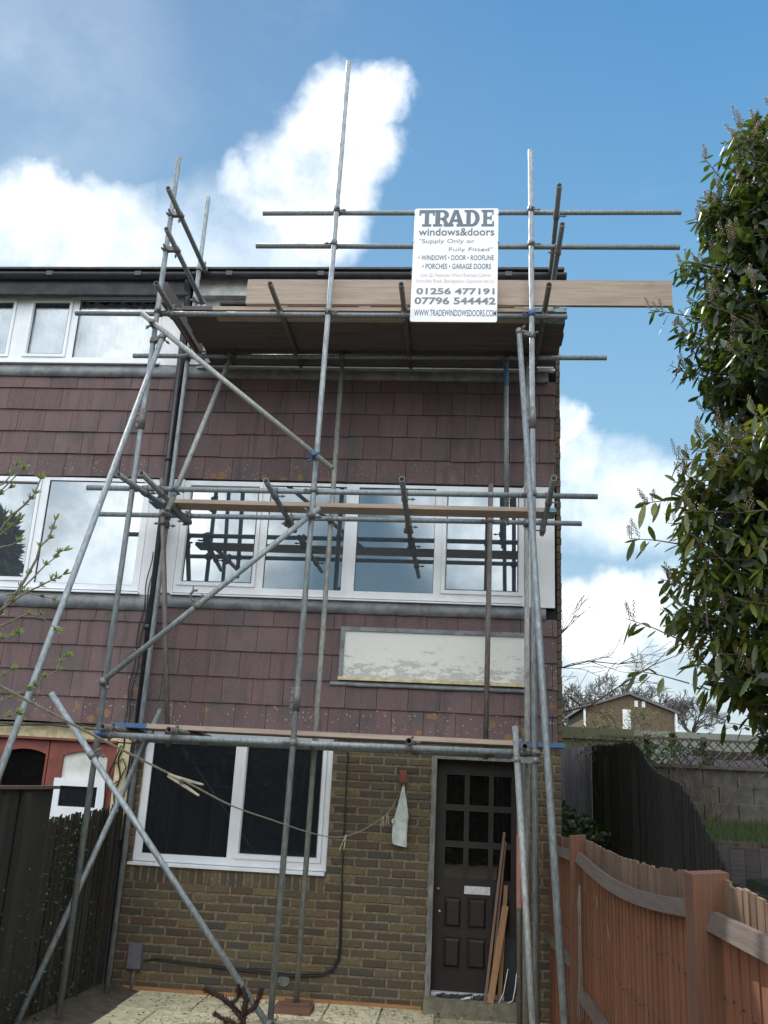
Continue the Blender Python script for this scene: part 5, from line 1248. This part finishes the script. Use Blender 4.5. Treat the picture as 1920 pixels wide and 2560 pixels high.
# ------------------------------------------------------------------ washing line, pegs, bag
LP_ = [(-.62, -7.9, 2.03), (-.586, -7.61, 1.97), (-.578, -6.8, 1.863), (-.562, -6.01, 1.766), (-.535, -4.08, 1.615), (-.50, -1.87, 1.65), (-.485, -.9, 1.745), (-.47, -.075, 1.875)]
def cat(pts, n=8):
    out_ = []; P = [Vector(p) for p in pts]; P = [2 * P[0] - P[1]] + P + [2 * P[-1] - P[-2]]
    for i in range(1, len(P) - 2):
        for k_ in range(n):
            t_ = k_ / n; a, b_, c_, d_ = P[i - 1:i + 3]
            out_.append(.5 * ((2 * b_) + (c_ - a) * t_ + (2 * a - 5 * b_ + 4 * c_ - d_) * t_ * t_ + (3 * b_ - a - 3 * c_ + d_) * t_ ** 3))
    return out_ + [P[-2]]
mb = MB(); mb.path(cat(LP_), .0022, 6); o = OBJ('washing_line', mb, 'rope'); TAG(o, 'thin sagging washing line running from the wall hook past the camera', 'washing line')
def peg(name_l, p, d, dn_, s_=1.0):
    t_ = THING('clothes_peg', name_l, 'clothes peg', tuple(p), 'pegs on the washing line')
    d = Vector(d).normalized(); n_ = Vector(dn_).normalized(); p = Vector(p); sd_ = d.cross(n_)
    for sg in (1, -1):
        mb = MB(); a = p + n_ * (sg * .002 * s_) - d * .032 * s_; b_ = p + n_ * (sg * .0045 * s_) ; c = p + n_ * sg * .011 * s_ + d * .042 * s_
        h = sd_ * .0045 * s_; k_ = n_ * .0028 * s_
        A = [a - h - k_ * .5, a + h - k_ * .5, a + h + k_ * .5, a - h + k_ * .5]; B = [b_ - h - k_, b_ + h - k_, b_ + h + k_, b_ - h + k_]; C_ = [c - h - k_ * .5, c + h - k_ * .5, c + h + k_ * .5, c - h + k_ * .5]
        mb.hexa(A, B); mb.hexa(B, C_); OBJ('prong', mb, 'peg_wood', t_)
    mb = MB(); mb.tube(p - sd_ * .007 * s_, p + sd_ * .007 * s_, .0042 * s_, n=12); mb.tube(p - sd_ * .0055 * s_, p - sd_ * .005 * s_, .0052 * s_, n=12); OBJ('spring', mb, 'steel_dark', t_)
peg('large looking wooden peg close to the camera on the washing line', (-.541, -6.90, 1.858), (.055, 0, -.02), (0.30, 0, 1))
peg('wooden peg hanging on the line in front of the bricks right of the window', (-.530, -4.1, 1.595), (-.25, 0, -1), (1, 0, .1), 1.0)
peg('left of two tiny pegs near the peg bag', (-.507, -1.95, 1.62), (-.1, 0, -1), (1, 0, 0), 1.0)
peg('right of two tiny pegs near the peg bag', (-.488, -1.75, 1.63), (.05, 0, -1), (1, 0, 0), 1.0)
# peg bag
mb = MB(); cx, yb = -.475, -.075; rings = [(1.865, .006, -.470), (1.80, .020, -.471), (1.70, .040, -.474), (1.60, .060, -.480), (1.55, .064, -.483), (1.45, .066, -.487), (1.36, .068, -.490), (1.345, .060, -.488)]
vs = []; n = 20
for z, r, cxx in rings:
    for i in range(n):
        a = 2 * math.pi * i / n; k_ = 1 + .10 * math.sin(a * 3 + z * 20) + .05 * math.sin(a * 7 + z * 40)
        vs.append((cxx + r * k_ * math.cos(a), yb + r * .42 * k_ * math.sin(a), z - .012 * math.cos(a) * (z < 1.5)))
mb.add(vs, [(j * n + i, (j + 1) * n + i, (j + 1) * n + (i + 1) % n, j * n + (i + 1) % n) for j in range(len(rings) - 1) for i in range(n)] + [tuple((len(rings) - 1) * n + i for i in range(n))], True)
mb.path([(-.545, yb - .02, 1.57), (-.56, yb - .03, 1.555), (-.55, yb - .03, 1.53), (-.535, yb - .03, 1.55)], .008, 6)
o = OBJ('peg_bag', mb, 'cloth_pale'); TAG(o, 'pale green grey cloth peg bag hanging from the red wall bracket', 'peg bag')

# ------------------------------------------------------------------ things by the door
def plank(p, q, w, h, mat, lab, up=Vector((0, 1, 0))):
    mb = MB(); mb.beam(p, q, w, h, up); o = OBJ('plank', mb, mat); TAG(o, lab, 'plank', 'planks leaning by the door'); return o
plank((.305, -.02, .122), (.46, .07, 1.50), .022, .04, 'plank_dull', 'longest thin plank leaning in the doorway, furthest left')
plank((.345, .0, .122), (.475, .085, 1.42), .016, .03, 'plank_dull', 'second thin plank leaning just right of the leftmost one in the doorway')
plank((.345, -.09, .122), (.475, .05, .88), .055, .03, 'plank_orange', 'broad orange plank slanting across the right of the doorway')
plank((.43, .02, .14), (.48, .09, 1.05), .035, .02, 'plank_orange', 'upright pale orange batten behind the slanting plank')
plank((.52, .03, .122), (.52, .09, .62), .10, .022, 'interior_dark', 'short black board standing at the right of the doorway')
mb = MB(); n = 26; m_ = 8; vs = []
for i in range(n + 1):
    for j in range(m_ + 1):
        x = -.12 + .50 * i / n; y = -.02 + .10 * j / m_; vs.append((x + .01 * math.sin(j * 2), y + .02 * math.sin(i * .9), .124 + .030 * abs(math.sin(i * .55 + j * .7)) * math.sin(math.pi * j / m_) * (.5 + .5 * i / n) + .012 * rnd.random()))
mb.add(vs, [(i * (m_ + 1) + j, (i + 1) * (m_ + 1) + j, (i + 1) * (m_ + 1) + j + 1, i * (m_ + 1) + j + 1) for i in range(n) for j in range(m_)], True); o = OBJ('rag', mb, 'rag_dark'); TAG(o, 'crumpled black sheeting lying on the doorstep', 'sheeting')
mb = MB(); n = 6; vs = []
for i in range(n + 1):
    for j in range(n + 1): vs.append((.09 + .11 * i / n, -.055 + .05 * j / n, .127 + .035 * rnd.random() * (i / n)))
mb.add(vs, [(i * (n + 1) + j, (i + 1) * (n + 1) + j, (i + 1) * (n + 1) + j + 1, i * (n + 1) + j + 1) for i in range(n) for j in range(n)]); o = OBJ('scrap_paper', mb, 'paper'); TAG(o, 'crumpled pale scrap lying on the doorstep', 'litter')
mb = MB(); mb.path([(.50, -.06, .125), (.54, -.07, .15), (.56, -.05, .24), (.58, .0, .4)], .005, 5); mb.path([(.42, -.08, .126), (.46, -.06, .2), (.50, -.0, .38)], .004, 5); o = OBJ('wire_offcut', mb, 'metal_pale'); TAG(o, 'bent pale wire offcuts at the right of the doorstep', 'wire')

# ------------------------------------------------------------------ behind the camera (mirrored in the windows)
HG = THING('hedge', 'dark garden hedge at the far end of the garden behind the camera', 'hedge', (0, -16, 0))
mb = MB(); P_ = []
for i in range(9000): P_.append((rnd.uniform(-14, 14), -15.6 + rnd.uniform(-.5, .3), rnd.uniform(0, 3.3 + .25 * math.sin(i))))
leafcloud(mb, P_, .13); mb.box(-14, 14, -16.5, -15.9, 0, 3.1); OBJ('foliage', mb, 'hedge_leaf', HG)
CT = THING('conifer', 'tall conifer behind the camera mirrored in the left window', 'conifer', (-13.2, -15.5, 0))
mb = MB(); P_ = []
for i in range(4200):
    u = rnd.random() ** .7; z = 1 + 7.6 * u; r = 1.7 * (1 - u * .85) * rnd.random() ** .35; a = rnd.uniform(0, 6.28); P_.append((-13.2 + r * math.cos(a), -15.5 + r * math.sin(a), z))
leafcloud(mb, P_, .17, 2.4, -.1); OBJ('crown', mb, 'hedge_leaf', CT); mb = MB(); mb.tube((-13.2, -15.5, 0), (-13.2, -15.5, 7), .12, .04, n=8); OBJ('trunk', mb, 'bark_brown', CT)

for o in bpy.data.objects:
    if '_o' in o: del o['_o']
